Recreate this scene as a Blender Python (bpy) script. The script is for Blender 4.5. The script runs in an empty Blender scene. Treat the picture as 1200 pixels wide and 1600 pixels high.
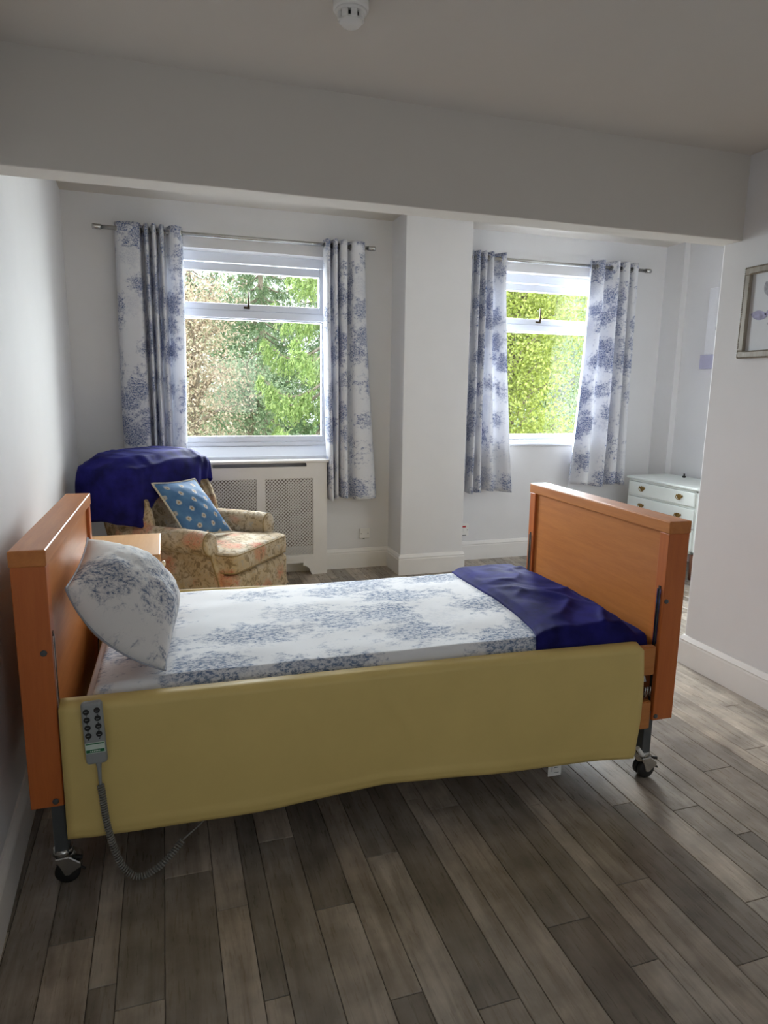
import bpy, bmesh, math, random
import numpy as np
from mathutils import Vector, Matrix

S = bpy.context.scene
COL = S.collection
R = math.radians

# ------------------------------------------------------------------ camera
def make_camera():
    f, yaw, pitch, roll, h = 1049.6, 0.315772, 0.182697, 0.014938, 1.5
    cy, sy, cp, sp = math.cos(yaw), math.sin(yaw), math.cos(pitch), math.sin(pitch)
    fw = Vector((sy*cp, cy*cp, -sp)); r0 = Vector((cy, -sy, 0)); u0 = r0.cross(fw)
    c, s = math.cos(roll), math.sin(roll)
    r = c*r0 + s*u0; u = -s*r0 + c*u0
    cam = bpy.data.cameras.new('camera'); o = bpy.data.objects.new('camera', cam); COL.objects.link(o)
    M = Matrix((r, u, -fw)).transposed().to_4x4(); M.translation = Vector((0, 0, h))
    o.matrix_world = M
    cam.sensor_fit = 'VERTICAL'; cam.sensor_height = 36.0; cam.sensor_width = 27.0
    cam.lens = f/1600*36.0; cam.clip_start = 0.02; cam.clip_end = 300
    S.camera = o
make_camera()

# ------------------------------------------------------------------ world, lights, exposure
W = bpy.data.worlds.new('sky'); S.world = W; W.use_nodes = True
bg = W.node_tree.nodes['Background']
bg.inputs['Color'].default_value = (0.90, 0.95, 1.0, 1); bg.inputs['Strength'].default_value = 2.9
def area(name, loc, rot, sx, sy, power, color):
    l = bpy.data.lights.new(name, 'AREA'); l.shape = 'RECTANGLE'; l.size = sx; l.size_y = sy
    l.energy = power; l.color = color; l.spread = R(180)
    o = bpy.data.objects.new(name, l); COL.objects.link(o); o.location = loc; o.rotation_euler = rot
    return o
# overcast daylight through the two windows in view, plus an added fill light behind the camera
area('window_and_fill_light', (0.65, 6.05, 2.0), (R(-62), 0, 0), 1.5, 1.6, 158, (0.91, 0.955, 1.0)).data.spread = R(140)
area('window_and_fill_light', (3.18, 6.05, 2.0), (R(-62), 0, 0), 1.5, 1.6, 262, (0.91, 0.955, 1.0)).data.spread = R(140)
area('window_and_fill_light', (1.3, -2.28, 1.5), (R(90), 0, 0), 0.75, 0.95, 0.3, (1.0, 0.97, 0.93))  # added fill at an invented rear window, brightens bed side and bulkhead
S.view_settings.view_transform = 'Standard'; S.view_settings.look = 'None'
S.view_settings.exposure = 0.2; S.view_settings.gamma = 1.0
S.view_settings.use_curve_mapping = False

# ------------------------------------------------------------------ helpers
def lin(r, g, b):
    f = lambda c: (c/255/12.92) if c/255 <= 0.04045 else ((c/255+0.055)/1.055)**2.4
    return (f(r), f(g), f(b), 1.0)

class NT:
    def __init__(s, name):
        s.m = bpy.data.materials.new(name); s.m.use_nodes = True
        s.t = s.m.node_tree; s.b = s.t.nodes['Principled BSDF']; s.out = s.t.nodes['Material Output']
    def n(s, typ, **kw):
        nd = s.t.nodes.new(typ)
        for k, v in kw.items():
            if k.startswith('i_'):
                nd.inputs[k[2:].replace('_', ' ')].default_value = v
            else: setattr(nd, k, v)
        return nd
    def l(s, a, b): s.t.links.new(a, b)
    def noise(s, vec, scale, detail=4, rough=0.55, dist=0.0):
        nd = s.n('ShaderNodeTexNoise'); nd.inputs['Scale'].default_value = scale
        nd.inputs['Detail'].default_value = detail; nd.inputs['Roughness'].default_value = rough
        nd.inputs['Distortion'].default_value = dist
        if vec is not None: s.l(vec, nd.inputs['Vector'])
        return nd
    def ramp(s, fac, stops):
        nd = s.n('ShaderNodeValToRGB'); el = nd.color_ramp.elements
        while len(el) < len(stops): el.new(0.5)
        for e, (p, c) in zip(el, stops): e.position = p; e.color = c if len(c) == 4 else (*c, 1)
        s.l(fac, nd.inputs['Fac']); return nd.outputs['Color']
    def mapr(s, v, a, b, c, d):
        nd = s.n('ShaderNodeMapRange'); nd.clamp = True
        for i, x in zip(('From Min', 'From Max', 'To Min', 'To Max'), (a, b, c, d)): nd.inputs[i].default_value = x
        s.l(v, nd.inputs['Value']); return nd.outputs['Result']
    def math(s, op, a, b=None):
        nd = s.n('ShaderNodeMath', operation=op)
        for i, x in enumerate((a, b)):
            if x is None: continue
            if isinstance(x, (int, float)): nd.inputs[i].default_value = x
            else: s.l(x, nd.inputs[i])
        return nd.outputs[0]
    def mix(s, fac, a, b, blend='MIX'):
        nd = s.n('ShaderNodeMix', data_type='RGBA', blend_type=blend)
        if isinstance(fac, (int, float)): nd.inputs[0].default_value = fac
        else: s.l(fac, nd.inputs[0])
        for i, x in ((6, a), (7, b)):
            if isinstance(x, tuple): nd.inputs[i].default_value = x
            else: s.l(x, nd.inputs[i])
        return nd.outputs[2]
    def coord(s, which='Object', scale=(1, 1, 1), rot=(0, 0, 0)):
        tc = s.n('ShaderNodeTexCoord'); mp = s.n('ShaderNodeMapping')
        mp.inputs['Scale'].default_value = scale; mp.inputs['Rotation'].default_value = rot
        s.l(tc.outputs[which], mp.inputs['Vector']); return mp.outputs['Vector']
    def bump(s, h, strength=0.2, dist=0.01):
        nd = s.n('ShaderNodeBump'); nd.inputs['Strength'].default_value = strength; nd.inputs['Distance'].default_value = dist
        s.l(h, nd.inputs['Height']); s.l(nd.outputs['Normal'], s.b.inputs['Normal'])
    def base(s, c):
        if isinstance(c, tuple): s.b.inputs['Base Color'].default_value = c
        else: s.l(c, s.b.inputs['Base Color'])
    def rough(s, v): s.b.inputs['Roughness'].default_value = v

def plain(name, c, rough=0.5, metal=0.0, var=0.06, scale=30, bump=0.0):
    t = NT(name); v = t.coord()
    nz = t.noise(v, scale)
    d = tuple(x*(1-var) for x in c[:3]) + (1,)
    e = tuple(min(1, x*(1+var)) for x in c[:3]) + (1,)
    t.base(t.ramp(nz.outputs['Fac'], [(0.3, d), (0.7, e)])); t.rough(rough)
    t.b.inputs['Metallic'].default_value = metal
    if bump: t.bump(nz.outputs['Fac'], bump, 0.004)
    return t.m

def wood(name, dark, light, axis, rough=0.38, scale=9):
    t = NT(name); sc = [scale*4]*3; sc[axis] = scale*0.35
    v = t.coord('Object', tuple(sc))
    n1 = t.noise(v, 1.0, 6, 0.6, 0.4); n2 = t.noise(v, 6.0, 2)
    f = t.math('ADD', t.math('MULTIPLY', n1.outputs['Fac'], 0.75), t.math('MULTIPLY', n2.outputs['Fac'], 0.25))
    t.base(t.ramp(f, [(0.3, dark), (0.7, light)])); t.rough(rough)
    t.bump(n2.outputs['Fac'], 0.04, 0.002)
    return t.m

def toile(name, translucent=0.0, scale=1.0, base_c=lin(236, 236, 238), ink=lin(70, 96, 140), seed=0.0, grow=0.06, sx=1.0, cell=5.2):
    t = NT(name)
    tc = t.n('ShaderNodeTexCoord'); mp = t.n('ShaderNodeMapping')
    mp.inputs['Scale'].default_value = (scale*sx, scale, 1); mp.inputs['Location'].default_value = (seed, seed*0.7, 0)
    t.l(tc.outputs['UV'], mp.inputs['Vector']); uv = mp.outputs['Vector']
    wob = t.noise(uv, 14, 3); off = t.n('ShaderNodeVectorMath', operation='MULTIPLY_ADD')
    t.l(wob.outputs['Color'], off.inputs[0]); off.inputs[1].default_value = (0.10, 0.10, 0); t.l(uv, off.inputs[2])
    vo = t.n('ShaderNodeTexVoronoi', feature='F1'); vo.inputs['Scale'].default_value = cell; vo.inputs['Randomness'].default_value = 0.85
    t.l(off.outputs[0], vo.inputs['Vector'])
    rag = t.noise(uv, 26, 5, 0.7)
    d = t.math('ADD', vo.outputs['Distance'], t.math('MULTIPLY', t.math('SUBTRACT', rag.outputs['Fac'], 0.5), 1.5))
    cl = t.mapr(d, 0.28+grow, 0.50+grow, 1, 0)
    rnd = t.n('ShaderNodeSeparateColor'); t.l(vo.outputs['Color'], rnd.inputs[0])
    keep = t.mapr(rnd.outputs[0], 0.08, 0.16, 0.15, 1)           # some motifs stay faint
    cl = t.math('MULTIPLY', cl, keep)
    fine = t.noise(uv, 80, 5, 0.75)
    leaf = t.mapr(fine.outputs['Fac'], 0.44, 0.54, 1.0, 0.0)
    mid = t.noise(uv, 22, 3, 0.6)
    wash = t.math('MULTIPLY', t.math('MULTIPLY', cl, t.mapr(mid.outputs['Fac'], 0.35, 0.6, 0.25, 0.75)), 0.8)
    stems = t.n('ShaderNodeTexVoronoi', feature='DISTANCE_TO_EDGE'); stems.inputs['Scale'].default_value = 30
    t.l(off.outputs[0], stems.inputs['Vector'])
    st = t.math('MULTIPLY', t.mapr(stems.outputs['Distance'], 0.0, 0.05, 0.8, 0), keep)
    st = t.math('MULTIPLY', st, t.mapr(d, 0.48+grow, 0.62+grow, 1, 0))
    f = t.math('MAXIMUM', t.math('MULTIPLY', cl, leaf), t.math('MULTIPLY', st, 0.22))
    pale = tuple(ink[i]*0.45 + base_c[i]*0.55 for i in range(3)) + (1,)
    col = t.mix(wash, base_c, pale)
    col = t.mix(t.math('MULTIPLY', f, 0.9), col, ink)
    t.base(col); t.rough(0.85)
    weave = t.noise(uv, 300, 2); t.bump(weave.outputs['Fac'], 0.08, 0.002)
    if translucent:
        tr = t.n('ShaderNodeBsdfTranslucent'); t.l(col, tr.inputs['Color'])
        mx = t.n('ShaderNodeMixShader'); mx.inputs[0].default_value = translucent
        t.l(t.b.outputs[0], mx.inputs[1]); t.l(tr.outputs[0], mx.inputs[2]); t.l(mx.outputs[0], t.out.inputs['Surface'])
    return t.m

def velvet(name, c):
    t = NT(name); v = t.coord()
    n1 = t.noise(v, 9, 4); n2 = t.noise(v, 160, 2)
    d = tuple(x*0.55 for x in c[:3]) + (1,); e = tuple(min(1, x*1.5) for x in c[:3]) + (1,)
    t.base(t.ramp(n1.outputs['Fac'], [(0.35, d), (0.68, e)])); t.rough(0.75)
    t.b.inputs['Sheen Weight'].default_value = 0.16; t.b.inputs['Sheen Roughness'].default_value = 0.35
    t.b.inputs['Sheen Tint'].default_value = lin(70, 80, 190); t.b.inputs['Specular IOR Level'].default_value = 0.15
    t.bump(n2.outputs['Fac'], 0.15, 0.003)
    return t.m

def floral(name):
    t = NT(name); v = t.coord()
    n1 = t.noise(v, 7, 5, 0.6); n2 = t.noise(v, 26, 5, 0.7, 0.8); n3 = t.noise(v, 90, 3)
    c = t.ramp(n1.outputs['Fac'], [(0.30, lin(178, 156, 124)), (0.5, lin(192, 174, 146)), (0.7, lin(206, 198, 184))])
    c = t.mix(t.mapr(n2.outputs['Fac'], 0.50, 0.60, 0, 0.8), c, lin(122, 104, 78))
    c = t.mix(t.mapr(n2.outputs['Fac'], 0.36, 0.42, 0.6, 0.0), c, lin(158, 160, 160))
    off = t.n('ShaderNodeVectorMath', operation='MULTIPLY_ADD'); t.l(n2.outputs['Color'], off.inputs[0])
    off.inputs[1].default_value = (0.07, 0.07, 0.07); t.l(v, off.inputs[2])
    vo = t.n('ShaderNodeTexVoronoi'); vo.inputs['Scale'].default_value = 5.2; t.l(off.outputs[0], vo.inputs['Vector'])
    fl = t.mapr(vo.outputs['Distance'], 0.26, 0.42, 1, 0)
    pet = t.ramp(n2.outputs['Fac'], [(0.38, lin(186, 96, 74)), (0.55, lin(214, 150, 120)), (0.7, lin(160, 80, 60))])
    c = t.mix(t.math('MULTIPLY', fl, t.mapr(n2.outputs['Fac'], 0.36, 0.62, 0.85, 0.25)), c, pet)
    t.base(c); t.rough(0.9); t.bump(n3.outputs['Fac'], 0.15, 0.003)
    return t.m

# --- mesh utilities
def obj(name, me, mat=None, parent=None, loc=None, rot=None, smooth=False):
    o = bpy.data.objects.new(name, me); COL.objects.link(o)
    if mat is not None and not me.materials: me.materials.append(mat)
    if parent is not None: o.parent = parent
    if loc is not None: o.location = loc
    if rot is not None: o.rotation_euler = rot
    if smooth:
        for p in me.polygons: p.use_smooth = True
    return o
def tag(o, label=None, cat=None, group=None, kind=None):
    if label: o['label'] = label
    if cat: o['category'] = cat
    if group: o['group'] = group
    if kind: o['kind'] = kind
    return o
def empty(name, loc=(0, 0, 0), rz=0.0):
    o = bpy.data.objects.new(name, None); COL.objects.link(o); o.location = loc; o.rotation_euler = (0, 0, rz)
    o.empty_display_size = 0.1
    return o
def tomesh(bm, name='m'):
    me = bpy.data.meshes.new(name); bmesh.ops.recalc_face_normals(bm, faces=bm.faces); bm.to_mesh(me); bm.free(); return me
def add_box(bm, x0, x1, y0, y1, z0, z1, bev=0.0, seg=2):
    r = bmesh.ops.create_cube(bm, size=1.0)
    vs = r['verts']
    for v in vs:
        v.co = Vector(((x0+x1)/2 + v.co.x*(x1-x0), (y0+y1)/2 + v.co.y*(y1-y0), (z0+z1)/2 + v.co.z*(z1-z0)))
    if bev > 0:
        es = list({e for v in vs for e in v.link_edges})
        bmesh.ops.bevel(bm, geom=es, offset=bev, segments=seg, affect='EDGES', profile=0.5, clamp_overlap=True)
def boxes(*bs, bev=0.0, seg=2):
    bm = bmesh.new()
    for b in bs: add_box(bm, *b, bev=bev, seg=seg)
    return tomesh(bm)
def box(name, b, mat, parent=None, bev=0.003, seg=2, **k):
    return obj(name, boxes(b, bev=bev, seg=seg), mat, parent, **k)
def grid_mesh(P, uv=None, close_u=False, close_v=False, thick=0.0):
    """P: (nu,nv,3) array -> mesh with optional UVs (nu,nv,2)."""
    nu, nv = P.shape[:2]; F = []
    for i in range(nu if close_u else nu-1):
        for j in range(nv if close_v else nv-1):
            a, b = i*nv+j, ((i+1) % nu)*nv+j; c, d = ((i+1) % nu)*nv+(j+1) % nv, i*nv+(j+1) % nv
            F.append((a, b, c, d))
    me = bpy.data.meshes.new('m'); me.from_pydata([tuple(p) for p in P.reshape(-1, 3)], [], F)
    if uv is not None:
        L = me.uv_layers.new(name='UVMap'); U = uv.reshape(-1, 2)
        idx = np.zeros(len(me.loops), dtype=np.int32); me.loops.foreach_get('vertex_index', idx)
        L.data.foreach_set('uv', U[idx].astype(np.float32).ravel())
    me.polygons.foreach_set('use_smooth', [True]*len(me.polygons)); me.update()
    return me
def solid(o, t, off=0.0):
    m = o.modifiers.new('thickness', 'SOLIDIFY'); m.thickness = t; m.offset = off; return o
def subd(o, n=1):
    m = o.modifiers.new('smooth', 'SUBSURF'); m.levels = n; m.render_levels = n; return o
def frames(pts):
    pts = [Vector(p) for p in pts]; n = len(pts); T = []
    for i in range(n): T.append((pts[min(i+1, n-1)]-pts[max(i-1, 0)]).normalized())
    a = Vector((0, 0, 1)) if abs(T[0].z) < 0.9 else Vector((1, 0, 0))
    N = [(a - T[0]*a.dot(T[0])).normalized()]
    for i in range(1, n):
        v = N[-1] - T[i]*N[-1].dot(T[i]); N.append(v.normalized())
    return pts, T, N
def tube(bm, pts, r, seg=8, cap=True):
    pts, T, N = frames(pts); rings = []
    for i, p in enumerate(pts):
        rr = r[i] if hasattr(r, '__len__') else r
        B = T[i].cross(N[i])
        rings.append([bm.verts.new(p + (N[i]*math.cos(2*math.pi*k/seg) + B*math.sin(2*math.pi*k/seg))*rr) for k in range(seg)])
    for a, b in zip(rings, rings[1:]):
        for k in range(seg): f = bm.faces.new((a[k], a[(k+1) % seg], b[(k+1) % seg], b[k])); f.smooth = True
    if cap: bm.faces.new(rings[0][::-1]); bm.faces.new(rings[-1])
def tubes(*items, seg=8):
    bm = bmesh.new()
    for pts, r in items: tube(bm, pts, r, seg)
    return tomesh(bm)
def lathe(bm, prof, seg=24, M=None):
    rings = []
    for r, z in prof:
        rings.append([bm.verts.new((r*math.cos(2*math.pi*k/seg), r*math.sin(2*math.pi*k/seg), z)) for k in range(seg)])
    for a, b in zip(rings, rings[1:]):
        for k in range(seg): f = bm.faces.new((a[k], a[(k+1) % seg], b[(k+1) % seg], b[k])); f.smooth = True
    bm.faces.new(rings[0][::-1]); bm.faces.new(rings[-1])
    if M is not None: bmesh.ops.transform(bm, matrix=M, verts=[v for rg in rings for v in rg])
def catmull(pts, n):
    P = np.array(pts, float); P = np.vstack([2*P[0]-P[1], P, 2*P[-1]-P[-2]]); out = []
    for i in range(1, len(P)-2):
        for k in range(n):
            t = k/n
            out.append(0.5*((2*P[i]) + (-P[i-1]+P[i+1])*t + (2*P[i-1]-5*P[i]+4*P[i+1]-P[i+2])*t*t + (-P[i-1]+3*P[i]-3*P[i+1]+P[i+2])*t**3))
    out.append(P[-2]); return np.array(out)
def prism(bm, poly, axis, a, b):
    """poly: list of 2D points; extruded along axis from a to b."""
    def mk(p, t):
        q = [0, 0, 0]; o = [i for i in range(3) if i != axis]; q[o[0]], q[o[1]] = p; q[axis] = t; return bm.verts.new(q)
    A = [mk(p, a) for p in poly]; B = [mk(p, b) for p in poly]; n = len(poly)
    bm.faces.new(A); bm.faces.new(B[::-1])
    for i in range(n): bm.faces.new((A[i], B[i], B[(i+1) % n], A[(i+1) % n]))
def vnoise(x, y, seed=0):
    """cheap smooth noise from summed sines"""
    rs = np.random.RandomState(seed); o = 0
    for k in range(6):
        a, b, c = rs.uniform(-1, 1), rs.uniform(-1, 1), rs.uniform(0, 6.28); fr = 1.0 + k*0.6
        o = o + np.sin((a*x + b*y)*fr*2 + c)/(1+0.4*k)
    return o/3.0
def ss(a, b, x):
    t = np.clip((x-a)/(b-a), 0, 1); return t*t*(3-2*t)

# ------------------------------------------------------------------ materials
M = {}
M['wall'] = plain('wall_paint', lin(228, 227, 228), 0.75, var=0.012, scale=5, bump=0.03)
M['ceil'] = plain('ceiling_paint', lin(216, 210, 202), 0.85, var=0.012, scale=4)
M['trim'] = plain('satin_white_paint', lin(236, 233, 230), 0.4, var=0.015, scale=8)
M['upvc'] = plain('white_window_frame', lin(232, 236, 246), 0.3, var=0.01, scale=8)
M['beech'] = wood('beech_veneer_across', lin(188, 112, 52), lin(208, 132, 66), 1)
M['beech_z'] = wood('beech_veneer_upright', lin(188, 98, 42), lin(204, 114, 52), 2)
M['beech_x'] = wood('beech_veneer_lengthways', lin(186, 116, 58), lin(206, 136, 74), 0)
M['oakcab'] = wood('pale_beech_cabinet', lin(212, 160, 104), lin(226, 178, 124), 1)
M['steel'] = plain('brushed_steel', lin(190, 190, 188), 0.25, 1.0, 0.04, 60)
M['chrome'] = plain('chrome', lin(214, 214, 214), 0.12, 1.0, 0.02, 60)
M['dgrey'] = plain('dark_grey_metal', lin(84, 88, 90), 0.45, 0.3, 0.05, 40)
M['black'] = plain('black_rubber', lin(24, 24, 24), 0.55, 0, 0.1, 40)
M['white'] = plain('white_plastic', lin(236, 234, 230), 0.35, 0, 0.01, 20)
M['brass'] = plain('aged_brass', lin(150, 122, 70), 0.35, 0.9, 0.2, 120)
M['red'] = plain('red_switch', lin(190, 30, 26), 0.4)
M['chestw'] = plain('pale_mint_white_paint', lin(232, 238, 234), 0.35, 0, 0.015, 9)
M['dwood'] = wood('dark_brown_wood', lin(96, 58, 40), lin(122, 74, 52), 2)
M['redwood'] = wood('reddish_varnished_wood', lin(150, 60, 40), lin(178, 84, 58), 2, 0.3)
M['navy'] = velvet('navy_velvet', lin(27, 26, 96))
M['floral'] = floral('floral_upholstery')
M['piping'] = plain('taupe_piping', lin(150, 130, 96), 0.85, 0, 0.1, 60)
M['toile_bed'] = toile('toile_bedding', 0, 1.0, lin(236, 237, 240), lin(84, 110, 150), 0.0, .11, .72, 5.0)
M['toile_pillow'] = toile('toile_pillowcase', 0, 1.15, lin(226, 224, 222), lin(70, 92, 128), 0.4, .12, 1.0, 4.6)
M['toile_curtain'] = toile('toile_curtain', 0.16, 1.2, lin(238, 239, 244), lin(44, 80, 146), 0.2, .09, 1.0, 5.0)

def m_floor():
    t = NT('weathered_vinyl_plank')
    tc = t.n('ShaderNodeTexCoord'); gi = t.n('ShaderNodeObjectInfo')
    geo = t.n('ShaderNodeNewGeometry')
    mp = t.n('ShaderNodeMapping'); mp.inputs['Scale'].default_value = (26, 2.2, 1)
    t.l(geo.outputs['Position'], mp.inputs['Vector'])
    cmb = t.n('ShaderNodeCombineXYZ'); t.l(t.math('MULTIPLY', gi.outputs['Random'], 37.0), cmb.inputs[2])
    ad = t.n('ShaderNodeVectorMath', operation='ADD'); t.l(mp.outputs[0], ad.inputs[0]); t.l(cmb.outputs[0], ad.inputs[1])
    n1 = t.noise(ad.outputs[0], 1.0, 6, 0.65, 0.6)
    n2 = t.noise(geo.outputs['Position'], 7, 4, 0.6); n3 = t.noise(ad.outputs[0], 5.0, 3)
    g = t.ramp(n1.outputs['Fac'], [(0.28, lin(132, 120, 106)), (0.5, lin(160, 148, 134)), (0.75, lin(186, 175, 162))])
    st = t.mapr(n2.outputs['Fac'], 0.32, 0.68, 0.68, 1.20)
    hs = t.n('ShaderNodeVectorMath', operation='SCALE'); t.l(g, hs.inputs[0]); t.l(st, hs.inputs['Scale'])
    c = t.mix(1.0, hs.outputs[0], gi.outputs['Color'], 'MULTIPLY')
    t.base(c); t.rough(0.36); t.b.inputs['Specular IOR Level'].default_value = 0.62
    t.l(t.mapr(n3.outputs['Fac'], 0.3, 0.7, 0.24, 0.40), t.b.inputs['Roughness'])
    t.bump(n3.outputs['Fac'], 0.10, 0.002)
    return t.m
M['plank'] = m_floor()
M['joint'] = plain('dark_plank_joint', lin(76, 69, 61), 0.7)

# ------------------------------------------------------------------ room shell
FAR = 5.32; XL = lambda y: -0.505 - 0.034*(y-2.2); XR = 2.725; XB = 4.46; YB = -2.2; YP = -1.2; ZC = 2.62; ZB = 2.79; WE = 2.88
def struct(name, me, mat, parent=None):
    o = obj(name, me, mat, parent)
    if parent is None: o['kind'] = 'structure'
    return o

floor = struct('floor', boxes((-0.75, 4.6, YB-0.1, 5.45, -0.08, -0.003)), M['joint'])
# planks laid away from the window wall, in a repeat of ten strip widths
OFF = [0, .067, .184, .327, .418, .482, .601, .718, .805, .915]; PER = 1.031; X0 = -0.243
JY = {0: 1.596, 1: 1.514, 2: 1.946, 3: 1.766, 4: 1.434, 5: 2.03, 6: 1.685, 7: 1.344, 8: 1.856, 9: 1.256}
rng = random.Random(4)
FIX = {(-1, 9, 0): .74, (-1, 9, -1): 1.06, (0, 2, -1): .84, (0, 2, 0): 1.1, (0, 1, 0): .86, (0, 1, -1): 1.08, (0, 6, 0): .72, (0, 6, -1): 1.14,
       (0, 5, 0): 1.16, (0, 5, -1): .84, (0, 8, -1): 1.16, (0, 8, 0): .76, (0, 4, 0): .78, (0, 4, -1): 1.16, (0, 7, -1): .72, (0, 7, 0): 1.04,
       (1, 0, 0): 1.1, (1, 1, 0): 1.14, (1, 1, -1): 1.0, (1, 2, 0): 1.1, (1, 2, -1): .78, (1, 3, 0): 1.12, (1, 3, -1): .8, (1, 6, 0): 1.1, (1, 6, -1): .74, (1, 7, -1): .76, (1, 7, 0): .98, (1, 9, 0): .9, (1, 4, 0): 1.0, (1, 5, -1): .9,
       (0, 9, -1): .98, (1, 0, -1): 1.06}
strips = []
for k in range(-1, 5):
    for i in range(10):
        a = X0 + k*PER + OFF[i]; b = X0 + k*PER + (OFF[i+1] if i < 9 else PER)
        if a > XB or b < -0.6: continue
        strips.append((k, i, max(a, -0.62), min(b, XB)))
pm_cache = {}
for k, i, a, b in strips:
    j0 = JY[i] + (k % 2)*0.515
    ys = [j0 + n*PER for n in range(-5, 6)]
    for n in range(len(ys)-1):
        y0, y1 = max(ys[n], YP), min(ys[n+1], FAR)
        if y1-y0 < 0.02: continue
        if a > XR+0.1 and y1 < WE: continue
        if a > XR+0.1: y0 = max(y0, WE-0.02)
        key = (round(b-a, 4), round(y1-y0, 4))
        if key not in pm_cache:
            bm = bmesh.new(); w, l = b-a-0.0018, y1-y0-0.0018
            bot = [bm.verts.new((sx*w/2, sy*l/2, -0.004)) for sx, sy in ((-1, -1), (1, -1), (1, 1), (-1, 1))]
            mid = [bm.verts.new((sx*w/2, sy*l/2, -0.0015)) for sx, sy in ((-1, -1), (1, -1), (1, 1), (-1, 1))]
            top = [bm.verts.new((sx*(w/2-0.0014), sy*(l/2-0.0014), 0)) for sx, sy in ((-1, -1), (1, -1), (1, 1), (-1, 1))]
            for A, B in ((bot, mid), (mid, top)):
                for q in range(4): bm.faces.new((A[q], A[(q+1) % 4], B[(q+1) % 4], B[q]))
            bm.faces.new(top); bm.faces.new(bot[::-1])
            pm_cache[key] = tomesh(bm, 'plank')
        o = obj('plank', pm_cache[key], M['plank'], floor, ((a+b)/2, (y0+y1)/2, 0))
        tone = FIX.get((k, i, n-5), rng.choice([.66, .76, .88, .96, 1.06, 1.16])+rng.uniform(-.03, .03)); wm = rng.uniform(-0.015, 0.015)
        tone = tone**1.35; o.color = (tone*(1+wm), tone, tone*(1-wm), 1)

# left wall (very slightly splayed)
bm = bmesh.new(); prism(bm, [(XL(YB-.1), YB-.1), (XL(5.45), 5.45), (XL(5.45)-.15, 5.45), (XL(YB-.1)-.15, YB-.1)], 2, -0.08, 2.95)
struct('wall_left', tomesh(bm), M['wall'])
# far wall with the two window openings
W1 = (-0.01, 1.31); W2 = (2.52, 3.84); WZ = (0.935, 2.482); WZ2 = (1.03, 2.482); TH = 0.28
struct('wall_far', boxes((-0.9, W1[0], FAR, FAR+TH, -.08, 2.95), (W1[1], W2[0], FAR, FAR+TH, -.08, 2.95), (W2[1], 4.7, FAR, FAR+TH, -.08, 2.95),
    (W1[0], W1[1], FAR, FAR+TH, -.08, WZ[0]), (W1[0], W1[1], FAR, FAR+TH, WZ[1], 2.95),
    (W2[0], W2[1], FAR, FAR+TH, -.08, WZ2[0]), (W2[0], W2[1], FAR, FAR+TH, WZ2[1], 2.95)), M['wall'])
struct('wall_pier', boxes((1.777, 2.325, 5.0, FAR+.02, -.02, 2.85), bev=0.006), M['wall'])
struct('wall_right', boxes((XR, XR+.14, YB-.1, WE, -.08, 2.85), bev=0.006), M['wall'])
struct('wall_bay_side', boxes((XB, XB+.15, WE-.2, FAR+.1, -.08, 2.95), (4.40, XB+.02, 5.09, FAR+.02, -.02, 2.85)), M['wall'])
struct('wall_bay_near', boxes((XR+.1, XB+.1, WE-.14, WE, -.08, 2.95)), M['wall'])
struct('wall_back', boxes((-0.8, 0.9, YB-.15, YB, -.08, 2.85), (1.7, 2.9, YB-.15, YB, -.08, 2.85), (0.9, 1.7, YB-.15, YB, -.08, 1.0), (0.9, 1.7, YB-.15, YB, 2.0, 2.85)), M['wall'])  # opening in this unseen wall is added to let light onto the near side
struct('wall_bulkhead', boxes((-0.85, XR+.1, 2.765, 2.90, 2.232, 2.9), bev=0.004), M['ceil'])
struct('ceiling', boxes((-0.9, XR+.2, YB-.2, 2.80, ZC, ZC+.1), (-0.9, 4.7, 2.80, FAR+.2, ZB, ZB+.1)), M['ceil'])

# skirting boards: profile (distance from wall, height)
SK = [(0, 0), (.018, 0), (.018, .125), (.015, .135), (.0175, .142), (.010, .158), (.006, .166), (0, .168)]
def skirting(name, lines):
    """each line is a polyline along the wall face with the room on its left; corners are mitred"""
    bm = bmesh.new()
    for ln in lines:
        P = [Vector((x, y, 0)) for x, y in ln]; n = len(P); rings = []
        for i, p in enumerate(P):
            d0 = (P[i]-P[i-1]).normalized() if i > 0 else None; d1 = (P[i+1]-P[i]).normalized() if i < n-1 else None
            d0 = d0 or d1; d1 = d1 or d0
            n0, n1 = Vector((-d0.y, d0.x, 0)), Vector((-d1.y, d1.x, 0)); m = (n0+n1).normalized(); k = 1/max(.3, m.dot(n0))
            rings.append([bm.verts.new(p + m*k*q + Vector((0, 0, z))) for q, z in SK])
        bm.faces.new(rings[0]); bm.faces.new(rings[-1][::-1])
        for A, B in zip(rings, rings[1:]):
            for q in range(len(SK)): bm.faces.new((A[q], B[q], B[(q+1) % len(SK)], A[(q+1) % len(SK)]))
    return struct(name, tomesh(bm), M['trim'])
skirting('baseboard_left', [[(XL(FAR), FAR), (XL(YB), YB)]])
skirting('baseboard_far', [[(4.40, FAR), (2.325, FAR), (2.325, 5.0), (1.777, 5.0), (1.777, FAR), (1.225, FAR)], [(.155, FAR), (XL(FAR)+.02, FAR)]])
skirting('baseboard_right', [[(XR, YB), (XR, WE), (XR+.3, WE)]])
skirting('baseboard_bay', [[(XB, WE), (XB, 5.09), (4.40, 5.09), (4.40, FAR-.02)]])

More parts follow.
